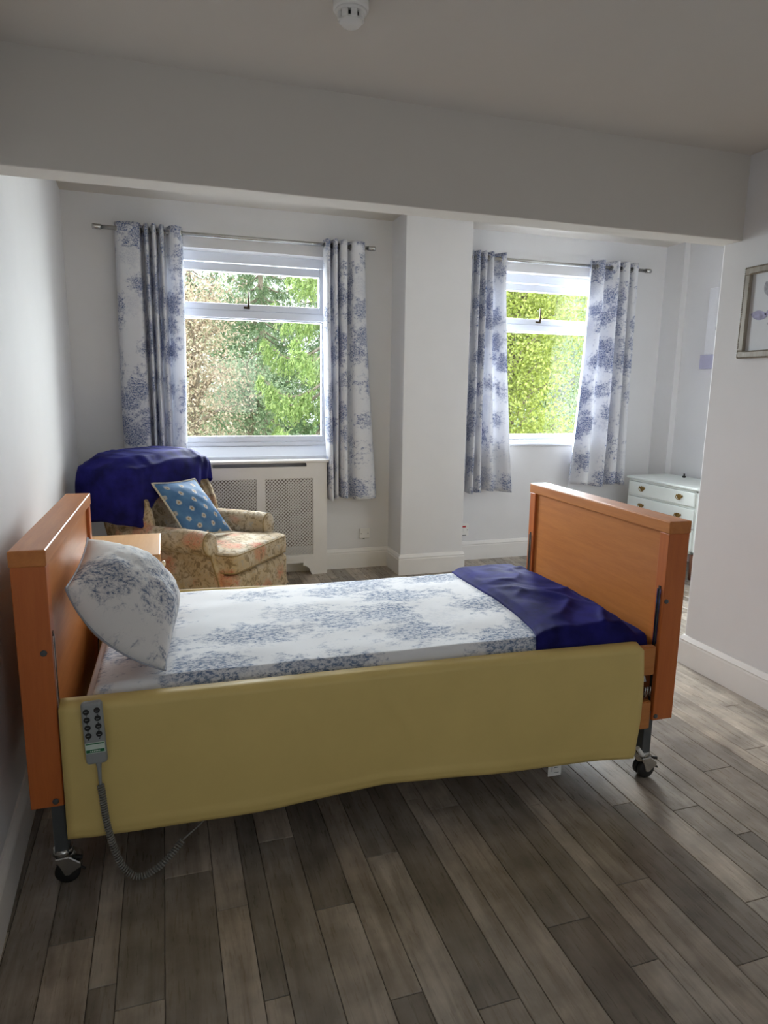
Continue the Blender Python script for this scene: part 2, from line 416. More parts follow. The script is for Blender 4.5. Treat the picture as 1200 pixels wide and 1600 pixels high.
# ------------------------------------------------------------------ windows
def m_glass():
    t = NT('window_glass'); t.t.nodes.remove(t.b)
    tr = t.n('ShaderNodeBsdfTransparent'); tr.inputs['Color'].default_value = (0.97, 0.985, 0.98, 1)
    gl = t.n('ShaderNodeBsdfGlossy'); gl.inputs['Roughness'].default_value = 0.02
    nz = t.noise(t.coord(), 3, 2); fr = t.n('ShaderNodeFresnel'); fr.inputs['IOR'].default_value = 1.35
    mx = t.n('ShaderNodeMixShader'); t.l(t.math('MULTIPLY', fr.outputs[0], t.mapr(nz.outputs['Fac'], 0, 1, 0.8, 1.0)), mx.inputs[0])
    t.l(tr.outputs[0], mx.inputs[1]); t.l(gl.outputs[0], mx.inputs[2]); t.l(mx.outputs[0], t.out.inputs['Surface'])
    return t.m
M['glass'] = m_glass()
def window(name, x0, x1, zs, xc, sill):
    y0, y1 = 5.405, 5.475
    zt = zs[1]-0.006; zb = 1.03
    fr = struct(name, boxes((x0, x0+.055, y0, y1, zb, zt), (x1-.055, x1, y0, y1, zb, zt), (x0+.054, x1-.054, y0, y1, 2.408, zt), (x0+.054, x1-.054, y0, y1, zb, 1.06), bev=0.004), M['upvc'])
    obj('transom', boxes((x0+.054, x1-.054, y0-.004, y1, 2.008, 2.062), bev=0.005), M['upvc'], fr)
    yf = y0+.012
    s = obj('sash_frame', boxes((x0+.056, x0+.1, yf, y1-.01, 2.064, 2.406), (x1-.1, x1-.056, yf, y1-.01, 2.064, 2.406), (x0+.1, x1-.1, yf, y1-.01, 2.343, 2.404), (x0+.1, x1-.1, yf, y1-.01, 2.064, 2.114), bev=0.005), M['upvc'], fr)
    obj('pane', boxes((x0+.09, x1-.09, yf+.02, yf+.026, 2.10, 2.35)), M['glass'], s)
    lo = obj('lower_frame', boxes((x0+.056, x0+.082, yf, y1-.01, 1.062, 2.006), (x1-.082, x1-.056, yf, y1-.01, 1.062, 2.006), (x0+.08, x1-.08, yf, y1-.01, 1.062, 1.108), (x0+.08, x1-.08, yf, y1-.01, 1.996, 2.006), bev=0.004), M['upvc'], fr)
    obj('pane', boxes((x0+.07, x1-.07, yf+.02, yf+.026, 1.10, 2.0)), M['glass'], lo)
    # casement stay: plate, hook and upright peg arm
    obj('stay_handle', tubes(([(xc-.035, y0+.004, 2.088), (xc, y0-.004, 2.086)], .008), ([(xc, y0-.006, 2.078), (xc, y0-.010, 2.12), (xc+.006, y0+.002, 2.205)], [.010, .008, .006])), M['dwood' if False else 'hw'], fr)
    if sill:
        bm = bmesh.new(); prism(bm, [(5.31, .956), (5.325, .962), (5.405, 1.028), (5.43, 1.032), (5.43, .93), (5.31, .93)], 0, x0+.004, x1-.004)
        obj('sill', tomesh(bm), M['upvc'], fr)
    else:
        obj('sill', boxes((x0+.004, x1-.004, 5.295, 5.43, 1.012, 1.034), bev=0.005), M['upvc'], fr)
    return fr
M['hw'] = plain('dark_bronze_fitting', lin(70, 56, 38), 0.4, 0.8, 0.1, 60)
window('window_1', W1[0]+.005, W1[1]-.005, WZ, 0.65, True)
window('window_2', W2[0]+.005, W2[1]-.005, WZ2, 3.18, False)

# ------------------------------------------------------------------ curtain rods and curtains
RY = 5.22; RZ = 2.552
def rod(label, x0, x1):
    r = empty('curtain_rod', ((x0+x1)/2, RY, RZ)); tag(r, label, 'curtain rod', 'brushed steel curtain rods'); c = (x0+x1)/2
    obj('pole', tubes(([(x0-c, 0, 0), (x1-c, 0, 0)], .0145), seg=16), M['steel'], r)
    for sx, x in ((-1, x0-c), (1, x1-c)):
        bm = bmesh.new(); lathe(bm, [(.0185, 0), (.0185, .05), (.0165, .056), (.004, .058)], 16, Matrix.Translation((x, 0, 0)) @ Matrix.Rotation(R(90*sx), 4, 'Y') @ Matrix.Translation((0, 0, -.03)))
        obj('end_cap', tomesh(bm), M['steel'], r)
    for x in (x0-c+.17, x1-c-.17):
        bm = bmesh.new(); lathe(bm, [(.028, .0985), (.028, .092), (.008, .088), (.008, .008), (.012, .0)], 14, Matrix.Translation((x, 0, 0)) @ Matrix.Rotation(R(-90), 4, 'X'))
        obj('bracket', tomesh(bm), M['steel'], r)
    return r
rod('brushed steel curtain rod above the window behind the armchair', -0.385, 1.575)
rod('brushed steel curtain rod above the window beside the white chest', 2.375, 4.135)

def ring_mesh():
    bm = bmesh.new(); n = 20
    pts = [(.021*math.cos(2*math.pi*k/n), .021*math.sin(2*math.pi*k/n), 0) for k in range(n+1)]
    tube(bm, pts, .0045, 6, False); return tomesh(bm)
RING = ring_mesh()
def curtain(label, top, xmap_t, xmap_b, zt, zb, seed):
    xs = np.array([p[0] for p in top]); xa, xb = zip(*xmap_b)
    P1 = catmull(top, 7)
    top = [(x, d*1.3) for x, d in top]; P1 = catmull(top, 7)
    bot = [(float(np.interp(x, xa, xb)), d*1.1) for x, d in top]
    P2 = catmull(bot, 7)
    nz = 46; nu = len(P1); t = np.linspace(0, 1, nz)
    seg = np.hypot(*np.diff(P1, axis=0).T); u = np.concatenate([[0], np.cumsum(seg)])
    G = np.zeros((nu, nz, 3)); UV = np.zeros((nu, nz, 2)); rs = np.random.RandomState(seed); ph = rs.uniform(0, 6.28, 4)
    for j, tt in enumerate(t):
        w = 0.15*tt + 0.85*tt**1.6
        xy = P1*(1-w) + P2*w
        sway = 0.006*np.sin(tt*5+ph[0]+u*9)*tt
        G[:, j, 0] = xy[:, 0] + sway; G[:, j, 1] = RY + xy[:, 1] + 0.010*np.sin(tt*4+ph[1]+u*14)*tt
        zbj = zb + 0.012*np.sin(u*10+ph[2])
        G[:, j, 2] = zt + (zbj-zt)*tt
        UV[:, j, 0] = u; UV[:, j, 1] = G[:, j, 2]
    # centre the object's origin on the rod above the cloth
    c = np.array([xs.mean(), RY, zb]); me = grid_mesh(G - c, UV)
    r = empty('eyelet_curtain', tuple(c)); tag(r, label, 'curtain', 'blue and white toile curtains')
    solid(obj('cloth', me, M['toile_curtain'], r), 0.0025)
    for i in range(nu-1):
        a, b = P1[i], P1[i+1]
        if a[1]*b[1] < 0:
            f = a[1]/(a[1]-b[1]); p = a + (b-a)*f; d = (b-a)/np.hypot(*(b-a)); ang = math.atan2(d[1], d[0])
            o = obj('eyelet_ring', RING, M['chrome'], r, (p[0]-c[0], 0, RZ-zb-.002), smooth=False); o.rotation_euler = (R(90), 0, ang)
    return r
c1 = [(-.272, .02), (-.245, -.02), (-.18, -.035), (-.115, -.03), (-.098, .03), (-.085, .038), (-.074, -.03), (-.058, -.038), (-.046, .03), (-.035, .035), (-.026, -.03), (-.008, -.04), (.006, .028), (.016, .032), (.03, -.03), (.046, -.03), (.055, .03), (.07, .035), (.095, -.02), (.13, -.036), (.165, -.01), (.178, .03)]
curtain('toile curtain hanging behind the navy draped armchair', c1, None, [(-.272, -.295), (-.10, -.09), (.055, .05), (.178, .155)], 2.592, .62, 1)
c2 = [(1.20, .02), (1.213, -.03), (1.235, -.036), (1.247, .03), (1.258, .03), (1.27, -.035), (1.292, -.036), (1.302, .03), (1.313, .03), (1.325, -.035), (1.365, -.04), (1.382, .02), (1.398, .024), (1.42, -.03), (1.47, -.036), (1.51, -.015), (1.53, .03)]
curtain('toile curtain hanging just right of the radiator cover', c2, None, [(1.20, 1.225), (1.39, 1.40), (1.53, 1.648)], 2.590, .617, 2)
c3 = [(2.42, -.03), (2.432, .03), (2.444, .036), (2.456, -.03), (2.474, -.04), (2.488, .03), (2.502, .036), (2.514, -.03), (2.532, -.04), (2.546, .03), (2.562, .036), (2.578, -.02), (2.60, -.03), (2.625, .03), (2.65, .04), (2.685, -.02), (2.71, -.035)]
curtain('narrowly bunched toile curtain next to the white wall pier', c3, None, [(2.42, 2.405), (2.56, 2.60), (2.71, 2.87)], 2.598, .628, 3)
c4 = [(3.52, -.035), (3.545, .0), (3.575, .036), (3.615, -.02), (3.65, -.04), (3.685, .02), (3.72, .036), (3.765, -.02), (3.80, -.04), (3.82, .03), (3.84, .036), (3.865, -.03), (3.905, -.04), (3.925, .03), (3.945, .03), (3.97, -.02), (4.0, -.03)]
curtain('toile curtain hanging nearest to the white chest of drawers', c4, None, [(3.52, 3.44), (3.7, 3.67), (4.0, 4.025)], 2.604, .652, 4)

# ------------------------------------------------------------------ radiator cover below window 1
rc = empty('radiator_cover', (0.691, 5.2, 0)); tag(rc, 'white painted radiator cover with lattice panels below the window', 'radiator cover')
hw = .525; T = M['trim']
obj('side_panel', boxes((-hw, -hw+.018, .018, .117, 0, .91), bev=.002), T, rc)
obj('side_panel', boxes((hw-.018, hw, .018, .117, 0, .91), bev=.002), T, rc)
bm = bmesh.new()
add_box(bm, -hw, -.412, 0, .018, .10, .912); add_box(bm, .412, hw, 0, .018, .10, .912); add_box(bm, -.033, .033, 0, .018, .165, .79)
add_box(bm, -.412, .412, 0, .018, .79, .882); add_box(bm, -.412, .412, 0, .018, .10, .167)
add_box(bm, -.412, -.36, 0, .018, .882, .912); add_box(bm, .36, .412, 0, .018, .882, .912)
prism(bm, [(-hw, 0), (-.40, 0), (-.385, .03), (-.375, .055), (-.355, .07), (-.33, .075), (-.33, .1), (-hw, .1)], 1, 0, .018)
prism(bm, [(hw, 0), (hw, .1), (.33, .1), (.33, .075), (.355, .07), (.375, .055), (.385, .03), (.40, 0)], 1, 0, .018)
obj('front_frame', tomesh(bm), T, rc)
def lattice(x0, x1, z0, z1, pitch=.0272, w=.0075):
    bm = bmesh.new(); W_, H_ = x1-x0, z1-z0; k = -int(H_/pitch)-1
    def strip(a, b, y):
        d = (b-a).normalized(); n = Vector((-d.y, d.x))*w/2
        P = [a+n, b+n, b-n, a-n]
        A = [bm.verts.new((p.x, y, p.y)) for p in P]; B = [bm.verts.new((p.x, y+.004, p.y)) for p in P]
        bm.faces.new(A); bm.faces.new(B[::-1])
        for i in range(4): bm.faces.new((A[i], A[(i+1) % 4], B[(i+1) % 4], B[i]))
    c = -H_
    while c < W_:
        a = Vector((max(c, 0), max(-c, 0))); b = Vector((min(c+H_, W_), min(W_-c, H_)))
        if (b-a).length > .004:
            strip(Vector((x0+a.x, z0+a.y)), Vector((x0+b.x, z0+b.y)), .006)
            strip(Vector((x1-a.x, z0+a.y)), Vector((x1-b.x, z0+b.y)), .010)
        c += pitch
    return tomesh(bm)
tag(obj('lattice_panel', lattice(-.412, -.033, .165, .792), T, rc), kind='stuff'); tag(obj('lattice_panel', lattice(.033, .412, .165, .792), T, rc), kind='stuff')
obj('top_shelf', boxes((-hw-.012, hw+.012, -.015, .118, .912, .934), bev=.006), T, rc)
rad = empty('radiator', (0.691, 5.27, 0)); tag(rad, 'pale grey panel radiator seen through the lattice of its cover', 'radiator')
M['radw'] = plain('radiator_enamel', lin(150, 140, 130), 0.5)
bm = bmesh.new(); add_box(bm, -.46, .46, 0, .02, .22, .80, .006)
for k in range(22): add_box(bm, -.44+k*.0405, -.42+k*.0405, -.006, .004, .25, .77, .003, 1)
obj('panel', tomesh(bm), M['radw'], rad)
obj('valve', tubes(([(.475, .01, .0), (.475, .01, .25)], .008), ([(.445, .01, .25), (.475, .01, .25)], .012)), M['chrome'], rad)

# ------------------------------------------------------------------ sockets, detector
s = empty('wall_socket', (1.565, FAR, .292)); tag(s, 'blank white double wall plate beside the radiator cover', 'socket')
obj('plate', boxes((-.043, .043, -.011, -.0005, -.043, .043), bev=.003), M['white'], s)
for x in (-.03, .03): obj('screw', tubes(([(x, -.0125, 0), (x, -.01, 0)], .0035)), M['dgrey'], s)
obj('cable_notch', boxes((-.012, .0, -.012, -.001, -.047, -.042)), M['dgrey'], s)
s = empty('fused_spur', (2.482, FAR, .275)); tag(s, 'white fused spur with red indicator beside the pier', 'switch')
obj('plate', boxes((-.043, .043, -.011, -.0005, -.055, .055), bev=.003), M['white'], s)
obj('indicator', boxes((-.02, .016, -.014, -.010, .022, .036), bev=.001), M['red'], s)
obj('rocker', boxes((-.014, .012, -.015, -.010, -.02, .014), bev=.002), M['white'], s)
obj('screw', tubes(([(.032, -.0125, 0), (.032, -.01, 0)], .0035)), M['dgrey'], s)
obj('fuse_slot', boxes((-.02, .02, -.012, -.0105, -.052, -.046)), M['dgrey'], s)

sd = empty('smoke_detector', (0.575, 2.145, ZC)); tag(sd, 'round white smoke detector on the ceiling', 'smoke detector')
bm = bmesh.new(); lathe(bm, [(.05, -.0005), (.053, -.004), (.053, -.026), (.050, -.030), (.04, -.030)], 36); obj('base', tomesh(bm), M['white'], sd)
bm = bmesh.new(); lathe(bm, [(.048, -.030), (.045, -.036), (.036, -.037)], 36); obj('collar', tomesh(bm), M['white'], sd)
bm = bmesh.new(); lathe(bm, [(.026, -.030), (.026, -.055)], 24); obj('chamber', tomesh(bm), M['black'], sd)
bm = bmesh.new(); lathe(bm, [(.034, -.052), (.033, -.060), (.026, -.068), (.012, -.071)], 36); obj('cap', tomesh(bm), M['white'], sd)
for k in range(8):
    a = k*math.pi/4; bm = bmesh.new(); add_box(bm, -.0095, .0095, .030, .039, -.056, -.032, .002)
    bmesh.ops.transform(bm, matrix=Matrix.Rotation(a, 4, 'Z'), verts=bm.verts); obj('vent_fin', tomesh(bm), M['white'], sd)

# ------------------------------------------------------------------ profiling bed
BO = (-0.33, 2.0, 0); BR = R(-1.0); BW = 1.03; FX = 2.075
bed = empty('profiling_bed', BO, BR); tag(bed, 'adjustable care bed with orange beech head and foot boards on castors', 'bed')
def board(name, x0, z0, z1, inner):
    """headboard / footboard: veneered panel, top rail, two posts with side-rail channels"""
    x1 = x0+.09; zc = z1-.048
    xi, xo = (x1, x0) if inner > 0 else (x0, x1)
    b = obj(name, boxes((x0+.012, x1-.012, .05, BW-.05, z0+.02, zc+.01), bev=.002), M['beech'], bed)
    obj('top_rail', boxes((x0-.003, x1+.003, -.003, BW+.003, zc, z1), bev=.005, seg=3), M['beech'], b)
    for y0, y1 in ((0, .052), (BW-.052, BW)):
        obj('post', boxes((x0, x1, y0, y1, z0, zc+.001), bev=.003), M['beech_z'], b)
        yc = (y0+y1)/2
        xa, xb = (x1-.001, x1+.0015) if inner > 0 else (x0-.0015, x0+.001)
        zt = z0+.535
        obj('channel', boxes((xa, xb, yc-.006, yc+.006, z0+.02, zt)), M['black'], b)
        xa2, xb2 = (x1-.001, x1+.003) if inner > 0 else (x0-.003, x0+.001)
        obj('channel_trim', boxes((xa2, xb2, yc-.011, yc-.0055, z0+.2, zt-.012), (xa2, xb2, yc+.0055, yc+.011, z0+.2, zt-.012)), M['chrome'], b)
    for zb_ in (z0+.018, z0+.48):
        bm = bmesh.new(); xb_ = x0+.068 if inner > 0 else x0+.012
        lathe(bm, [(.009, 0), (.009, .003), (.006, .004)], 14, Matrix.Translation((xb_, 0, zb_)) @ Matrix.Rotation(R(90), 4, 'X')); obj('bolt_cover', tomesh(bm), M['dgrey'], b)
    return b
board('headboard', -.09, .268, 1.048, 1); board('footboard', FX, .25, 1.035, -1)
# side rails
for y0, y1 in ((.006, .034), (BW-.034, BW-.006)):
    for (za, zb_), (zc_, zd) in (((.475, .582), (.437, .552)), ((.235, .345), (.215, .329))):
        bm = bmesh.new()
        prism(bm, [(.012, za), (FX-.006, zc_), (FX-.006, zd), (.012, zb_)], 1, y0, y1)
        bmesh.ops.bevel(bm, geom=list(bm.edges), offset=.004, segments=2, affect='EDGES')
        obj('side_rail', tomesh(bm), M['beech_x'], bed)
# metal chassis
obj('chassis', boxes((.02, FX-.03, .10, .14, .30, .35), (.02, FX-.03, BW-.14, BW-.10, .30, .35), (.04, .09, .10, BW-.10, .30, .35), (FX-.10, FX-.05, .10, BW-.10, .30, .35), (.9, .95, .1, BW-.1, .30, .35), bev=.004), M['dgrey'], bed)
obj('mattress_platform', boxes((.04, FX-.05, .07, BW-.07, .37, .40), bev=.004), M['dgrey'], bed)
obj('actuator', tubes(([(.6, .5, .28), (1.2, .5, .30)], [.035, .035]), ([(1.2, .5, .30), (1.5, .5, .31)], .016)), M['dgrey'], bed)
obj('spring', tubes(*[([(FX-.03+k*.012, .02, .345), (FX-.03+k*.012, .02, .385)], .0035) for k in range(3)]), M['steel'], bed)
for x in (-.02, FX-.005):
    for y in (.035, BW-.035):
        leg = obj('castor_leg', boxes((x-.019, x+.019, y-.022, y+.022, .10, .285 if x > 1 else .30), bev=.003), M['dgrey'], bed)
        cs = obj('castor', tubes(([(x, y, .112), (x, y, .092)], [.026, .030]), ([(x-.012, y, .092), (x+.01, y, .085), (x+.03, y, .06)], [.026, .024, .014]), seg=14), M['steel'], bed)
        xw = x+.012
        for sy in (-.014, .014):
            bm = bmesh.new(); lathe(bm, [(.012, -.011), (.030, -.011), (.036, -.006), (.036, .006), (.030, .011), (.012, .011)], 24, Matrix.Translation((xw, y+sy, .036)) @ Matrix.Rotation(R(90), 4, 'X')); obj('wheel', tomesh(bm), M['black'], cs)
        bm = bmesh.new(); prism(bm, [(x-.02, .09), (x+.02, .092), (x+.052, .066), (x+.05, .05), (x+.03, .046), (xw+.006, .028), (xw-.008, .03)], 1, y-.031, y+.031)
        bmesh.ops.bevel(bm, geom=list(bm.edges), offset=.003, segments=1, affect='EDGES'); obj('castor_hood', tomesh(bm), M['steel'], cs)
        obj('brake_pedal', tubes(([(x+.03, y-.018, .082), (x+.056, y-.018, .078)], .006), ([(x+.045, y-.02, .05), (x+.062, y-.02, .038)], .004)), M['black'], cs)
obj('release_lever', boxes((-.03, -.0, -.0, .012, .0, .0)) if False else tubes(([(FX-.045, .015, .135), (FX-.018, .015, .10)], .009)), M['white'], bed)

def bedpt(x, y, z): return (x, y, z)
def bed_child_empty(name, loc):
    """a free-standing thing placed in the bed's frame of reference"""
    m = Matrix.Translation(BO) @ Matrix.Rotation(BR, 4, 'Z') @ Vector(loc)
    return empty(name, m, BR)
# ---- mattress and toile cover
def bedmesh(name, me, mat, label, cat, org=(0, 0, 0)):
    m = Matrix.Translation(BO) @ Matrix.Rotation(BR, 4, 'Z') @ Vector(org)
    me.transform(Matrix.Translation(-Vector(org)))
    o = obj(name, me, mat); o.location = m; o.rotation_euler = (0, 0, BR)
    return tag(o, label, cat)
M['ticking'] = plain('mattress_ticking', lin(206, 208, 214), 0.8)
bedmesh('mattress', boxes((.06, FX-.03, .06, BW-.06, .402, .57), bev=.035, seg=4), M['ticking'], 'pale foam mattress mostly hidden under the toile bed cover', 'mattress', (1.0, .5, .402))
def cover_z(x, y):
    z = .606 + .022*np.sin(np.pi*np.clip((y-.05)/.93, 0, 1))*ss(.1, .5, x)
    z = z - .012*ss(.35, .0, x)
    z = z + .0045*vnoise(x*7, y*5, 3) + .006*np.abs(vnoise(x*2.5+y*5, y*2, 8))*ss(.9, .3, x)*.8
    edge = np.minimum(y-.04, .99-y); z = z - .14*ss(.035, -.012, edge)
    z = z - .14*ss(.10, .05, x) - .065*ss(1.93, 2.05, x)
    return z
nx, ny = 150, 80
xs = np.linspace(.055, 2.055, nx); ys = np.linspace(.030, 1.0, ny); X_, Y_ = np.meshgrid(xs, ys, indexing='ij')
G = np.stack([X_, Y_, cover_z(X_, Y_)], -1)
arc = np.concatenate([np.zeros((nx, 1)), np.cumsum(np.hypot(np.diff(Y_, axis=1), np.diff(G[..., 2], axis=1)), axis=1)], 1)
cov = bedmesh('bed_cover', grid_mesh(G, np.stack([X_, arc], -1)), M['toile_bed'], 'white bed cover with blue toile print over the mattress', 'bed cover', (1.0, .5, .59))
solid(cov, .012, -1)
# ---- navy throw folded across the foot end
nx, ny = 70, 90
u = np.linspace(0, 1, nx); v = np.linspace(0, 1, ny); U, V = np.meshgrid(u, v, indexing='ij')
Yt = .028 + V*.955; xe = 1.585 + .06*V + .02*np.sin(V*5+.6) - .02*ss(.12, 0, V)
Xt = xe + (2.066-xe)*U
Zt = cover_z(np.clip(Xt, .3, 2.05), Yt) + .016 + .010*np.sin(np.pi*U)
wx = Xt + .06*vnoise(Xt*5, Yt*5, 40); wy = Yt + .06*vnoise(Xt*5, Yt*5, 41)
Zt = Zt + .006*vnoise(wx*9+wy*4, wy*7, 12)*ss(0, .15, U) + .016*(1-np.abs(vnoise(wx*5-wy*6, wy*4+wx*2, 21)))**3*ss(.05, .3, U)*ss(1.0, .75, U)*ss(1.0, .85, V)
Zt = Zt - .012*ss(.08, 0, U) + .012*ss(.9, 1, U)
th = bedmesh('throw_blanket', grid_mesh(np.stack([Xt, Yt, Zt], -1), np.stack([Xt, Yt], -1)), M['navy'], 'navy velvet throw folded across the foot of the bed', 'throw', (1.8, .5, .6))
solid(th, .012, 0)
# ---- bumpers over the side rails
M['bumper'] = plain('cream_vinyl_bumper', lin(222, 196, 122), 0.5, 0, 0.03, 6, 0.06)
def bumper(label, side):
    n = 90; x = np.linspace(.006, 1.996, n); s_ = np.concatenate([np.linspace(-.16, 0, 6), np.linspace(.01, 1, 40)])
    hem = np.interp(x, [0, .17, .36, .62, .99, 1.22, 1.63, 1.99], [.171, .163, .158, .157, .175, .170, .138, .119])
    top = np.interp(x, [0, .375, .77, 1.33, 1.976, 2.0], [.592, .588, .586, .582, .570, .566]) + (.022*ss(1.4, .2, x) if side > 0 else 0)
    P = np.zeros((n, len(s_), 3))
    for j, s in enumerate(s_):
        if s < 0:                                    # inner flap behind the rail
            y = .046 + 0*x; z = top - (-s/.16)*.11 - .014
        elif s < .03:
            a = s/.03*math.pi; y = .046 - .029*(1-math.cos(a)) + 0*x; z = top - .014 + .014*math.sin(a)
        else:
            w = (s-.03)/.97; z = top - .014 + (hem-top+.014)*w
            y = -.012 - .004*np.sin(x*9+w*2)*w - .012*w*np.sin(x*3.1+.5)**2 + .004*vnoise(x*6, w*3, 5)*w - .0035*np.exp(-((x-.95-.25*w)/.02)**2)*ss(.05, .2, w)*ss(.75, .4, w) - .003*np.exp(-((x-1.12+.1*w)/.016)**2)*ss(0, .15, w)*ss(.6, .3, w) - .004*np.exp(-((x-.05-.03*w)/.02)**2)*ss(0, .2, w)
            y = y - .004*np.exp(-((w-.93)/.02)**2)
        xx = x.copy()
        if s >= 0:
            e = np.clip((s-.03)/.97, 0, 1)
            xx = np.where(x > 1.8, x - .018*np.sin(e*3.1)*((x-1.8)/.2)*-1 - .012*e*((x-1.8)/.2), x)
        P[:, j] = np.stack([xx, y, z], -1)
    if side > 0: P[..., 1] = BW - P[..., 1]
    cx = (1.0, .02 if side < 0 else BW-.02, .35)
    o = bedmesh('rail_bumper', grid_mesh(P, P[..., [0, 2]].copy()), M['bumper'], label, 'bumper', cx); o['group'] = 'cream bed rail bumpers'
    solid(o, .006, 0); return o
bn = bumper('cream vinyl rail bumper draped along the near side of the bed', -1)
bumper('cream rail bumper along the far side of the bed, only its top edge showing', 1)
cl = obj('care_label', boxes((.647, -.0295+.02, -.001, .001, 0, 0)) if False else boxes((.635, .690, -.012, -.011, -.268, -.19)), M['white'], bn)
cl['label'] = 'white fabric care label'
obj('label_print', boxes((.650, .652, -.0125, -.0119, -.25, -.215), (.66, .68, -.0125, -.0119, -.256, -.254), (.66, .676, -.0125, -.0119, -.236, -.234), (.66, .678, -.0125, -.0119, -.222, -.220)), M['dgrey'], cl)

# ---- pillow and cushion: bulged patch between four corners
def pillow_mesh(c00, c10, c11, c01, front, back, n=36, pinch=.05, seed=1, wr=.004, bow=0.0):
    c00, c10, c11, c01 = [np.array(c, float) for c in (c00, c10, c11, c01)]
    u = np.linspace(0, 1, n); U, V = np.meshgrid(u, u, indexing='ij')
    # pinch edges inward between the corners
    pu = pinch*4*V*(1-V)*(1-2*U)**3; pv = pinch*4*U*(1-U)*(1-2*V)**3
    Uu, Vv = U + pu, V + pv
    B = (c00*((1-Uu)*(1-Vv))[..., None] + c10*(Uu*(1-Vv))[..., None] + c11*(Uu*Vv)[..., None] + c01*((1-Uu)*Vv)[..., None])
    nrm = np.cross(c10-c00, c01-c00); nrm /= np.linalg.norm(nrm)
    B = B - nrm*(bow*4*U*(1-U)*(1-V)**2)[..., None]
    h = (np.clip(1-(2*U-1)**2, 0, 1)**.62)*(np.clip(1-(2*V-1)**2, 0, 1)**.62)
    edge = np.clip(np.minimum(np.minimum(U, 1-U), np.minimum(V, 1-V))*8, 0, 1)
    wz = wr*vnoise(U*9, V*9, seed)*edge + wr*1.6*np.abs(vnoise(U*5+V*7, V*3-U*2, seed+3))*edge
    Fp = B + nrm*(front*h+wz)[..., None]; Bp = B - nrm*(back*h+wz*.6)[..., None]
    lu = np.linalg.norm(c10-c00); lv = np.linalg.norm(c01-c00)
    bm = bmesh.new(); uvl = bm.loops.layers.uv.new('UVMap')
    vf = [[bm.verts.new(Fp[i, j]) for j in range(n)] for i in range(n)]
    vb = [[vf[i][j] if i in (0, n-1) or j in (0, n-1) else bm.verts.new(Bp[i, j]) for j in range(n)] for i in range(n)]
    for A, off, fl in ((vf, 0, False), (vb, 1.3, True)):
        for i in range(n-1):
            for j in range(n-1):
                q = [(i, j), (i+1, j), (i+1, j+1), (i, j+1)]
                if fl: q = q[::-1]
                f = bm.faces.new([A[a][b] for a, b in q]); f.smooth = True
                for lp, (a, b) in zip(f.loops, q): lp[uvl].uv = (a/(n-1)*lu + off, b/(n-1)*lv)
    me = bpy.data.meshes.new('pillow'); bm.to_mesh(me); bm.free()
    rim = [Fp[i, 0] for i in range(n)] + [Fp[n-1, j] for j in range(1, n)] + [Fp[i, n-1] for i in range(n-2, -1, -1)] + [Fp[0, j] for j in range(n-2, -1, -1)]
    return me, rim
me, rim = pillow_mesh((.030, .10, .905), (.30, .06, .634), (.345, .70, .655), (.028, .66, .935), .15, .05, pinch=.03, seed=4, wr=.006, bow=.055)
pl = bedmesh('pillow', me, M['toile_pillow'], 'plump toile pillow propped against the headboard', 'pillow', (.15, .45, .62))
org = Vector((.15, .45, .62))
obj('piping', tubes(([Vector(p)-org for p in rim], .003), seg=6), M['toile_pillow'], pl)

# ---- handset with curly cable, hung on the bumper
hs = bed_child_empty('bed_handset', (.097, -.036, .60)); tag(hs, 'grey eight-button bed handset with curly cable hung on the cream bumper', 'remote control')
tilt = R(-1.8)
M['hsgrey'] = plain('grey_handset_plastic', lin(146, 150, 150), 0.45, 0, 0.03, 40)
M['dkgreen'] = plain('green_print', lin(20, 104, 62), 0.5); M['lblw'] = plain('label_white', lin(206, 222, 210), 0.5)
hb = obj('body', boxes((-.029, .029, -.013, .013, -.188, .004), bev=.010, seg=4), M['hsgrey'], hs, rot=(0, tilt, 0))
for r_ in range(4):
    for sx in (-1, 1):
        bm = bmesh.new(); lathe(bm, [(.0085, 0), (.0085, .002), (.006, .0028)], 18, Matrix.Translation((sx*.0145, -.0128, -.020-.0245*r_+(sx*.001))) @ Matrix.Rotation(R(90), 4, 'X'))
        b_ = obj('button', tomesh(bm), M['black'], hb)
        obj('arrow', tubes(([(sx*.0145, -.0133, -.031-.0245*r_), (sx*.0145, -.0128, -.035-.0245*r_)], [.0022, .0008]), seg=6), M['black'], b_)
        obj('symbol', boxes((sx*.0145-.004, sx*.0145+.004, -.0162, -.0156, -.0205-.0245*r_, -.0195-.0245*r_)), M['hsgrey'], b_)
lb = obj('label_sticker', boxes((-.0265, .0265, -.0138, -.0128, -.150, -.117), bev=.0003), M['lblw'], hb)
obj('header_print', boxes((-.0245, .0245, -.0142, -.0137, -.1225, -.119)), M['dkgreen'], lb)
obj('green_band', boxes((-.0245, .0245, -.0142, -.0137, -.148, -.1385)), M['dkgreen'], lb)
obj('marks', boxes(*[(-.014+.0048*k, -.0115+.0048*k, -.0146, -.0141, -.1455, -.1415) for k in range(6)], (-.022, -.006, -.0142, -.0137, -.128, -.1272), (-.022, -.012, -.0142, -.0137, -.133, -.1322)), M['lblw'], lb)
bm = bmesh.new(); tube(bm, [(.003, 0, -.186), (.003, 0, -.20), (.003, 0, -.215), (.002, 0, -.245), (.002, .0, -.262)], [.009, .007, .0055, .005, .005], 10); obj('strain_relief', tomesh(bm), M['hsgrey'], hb)
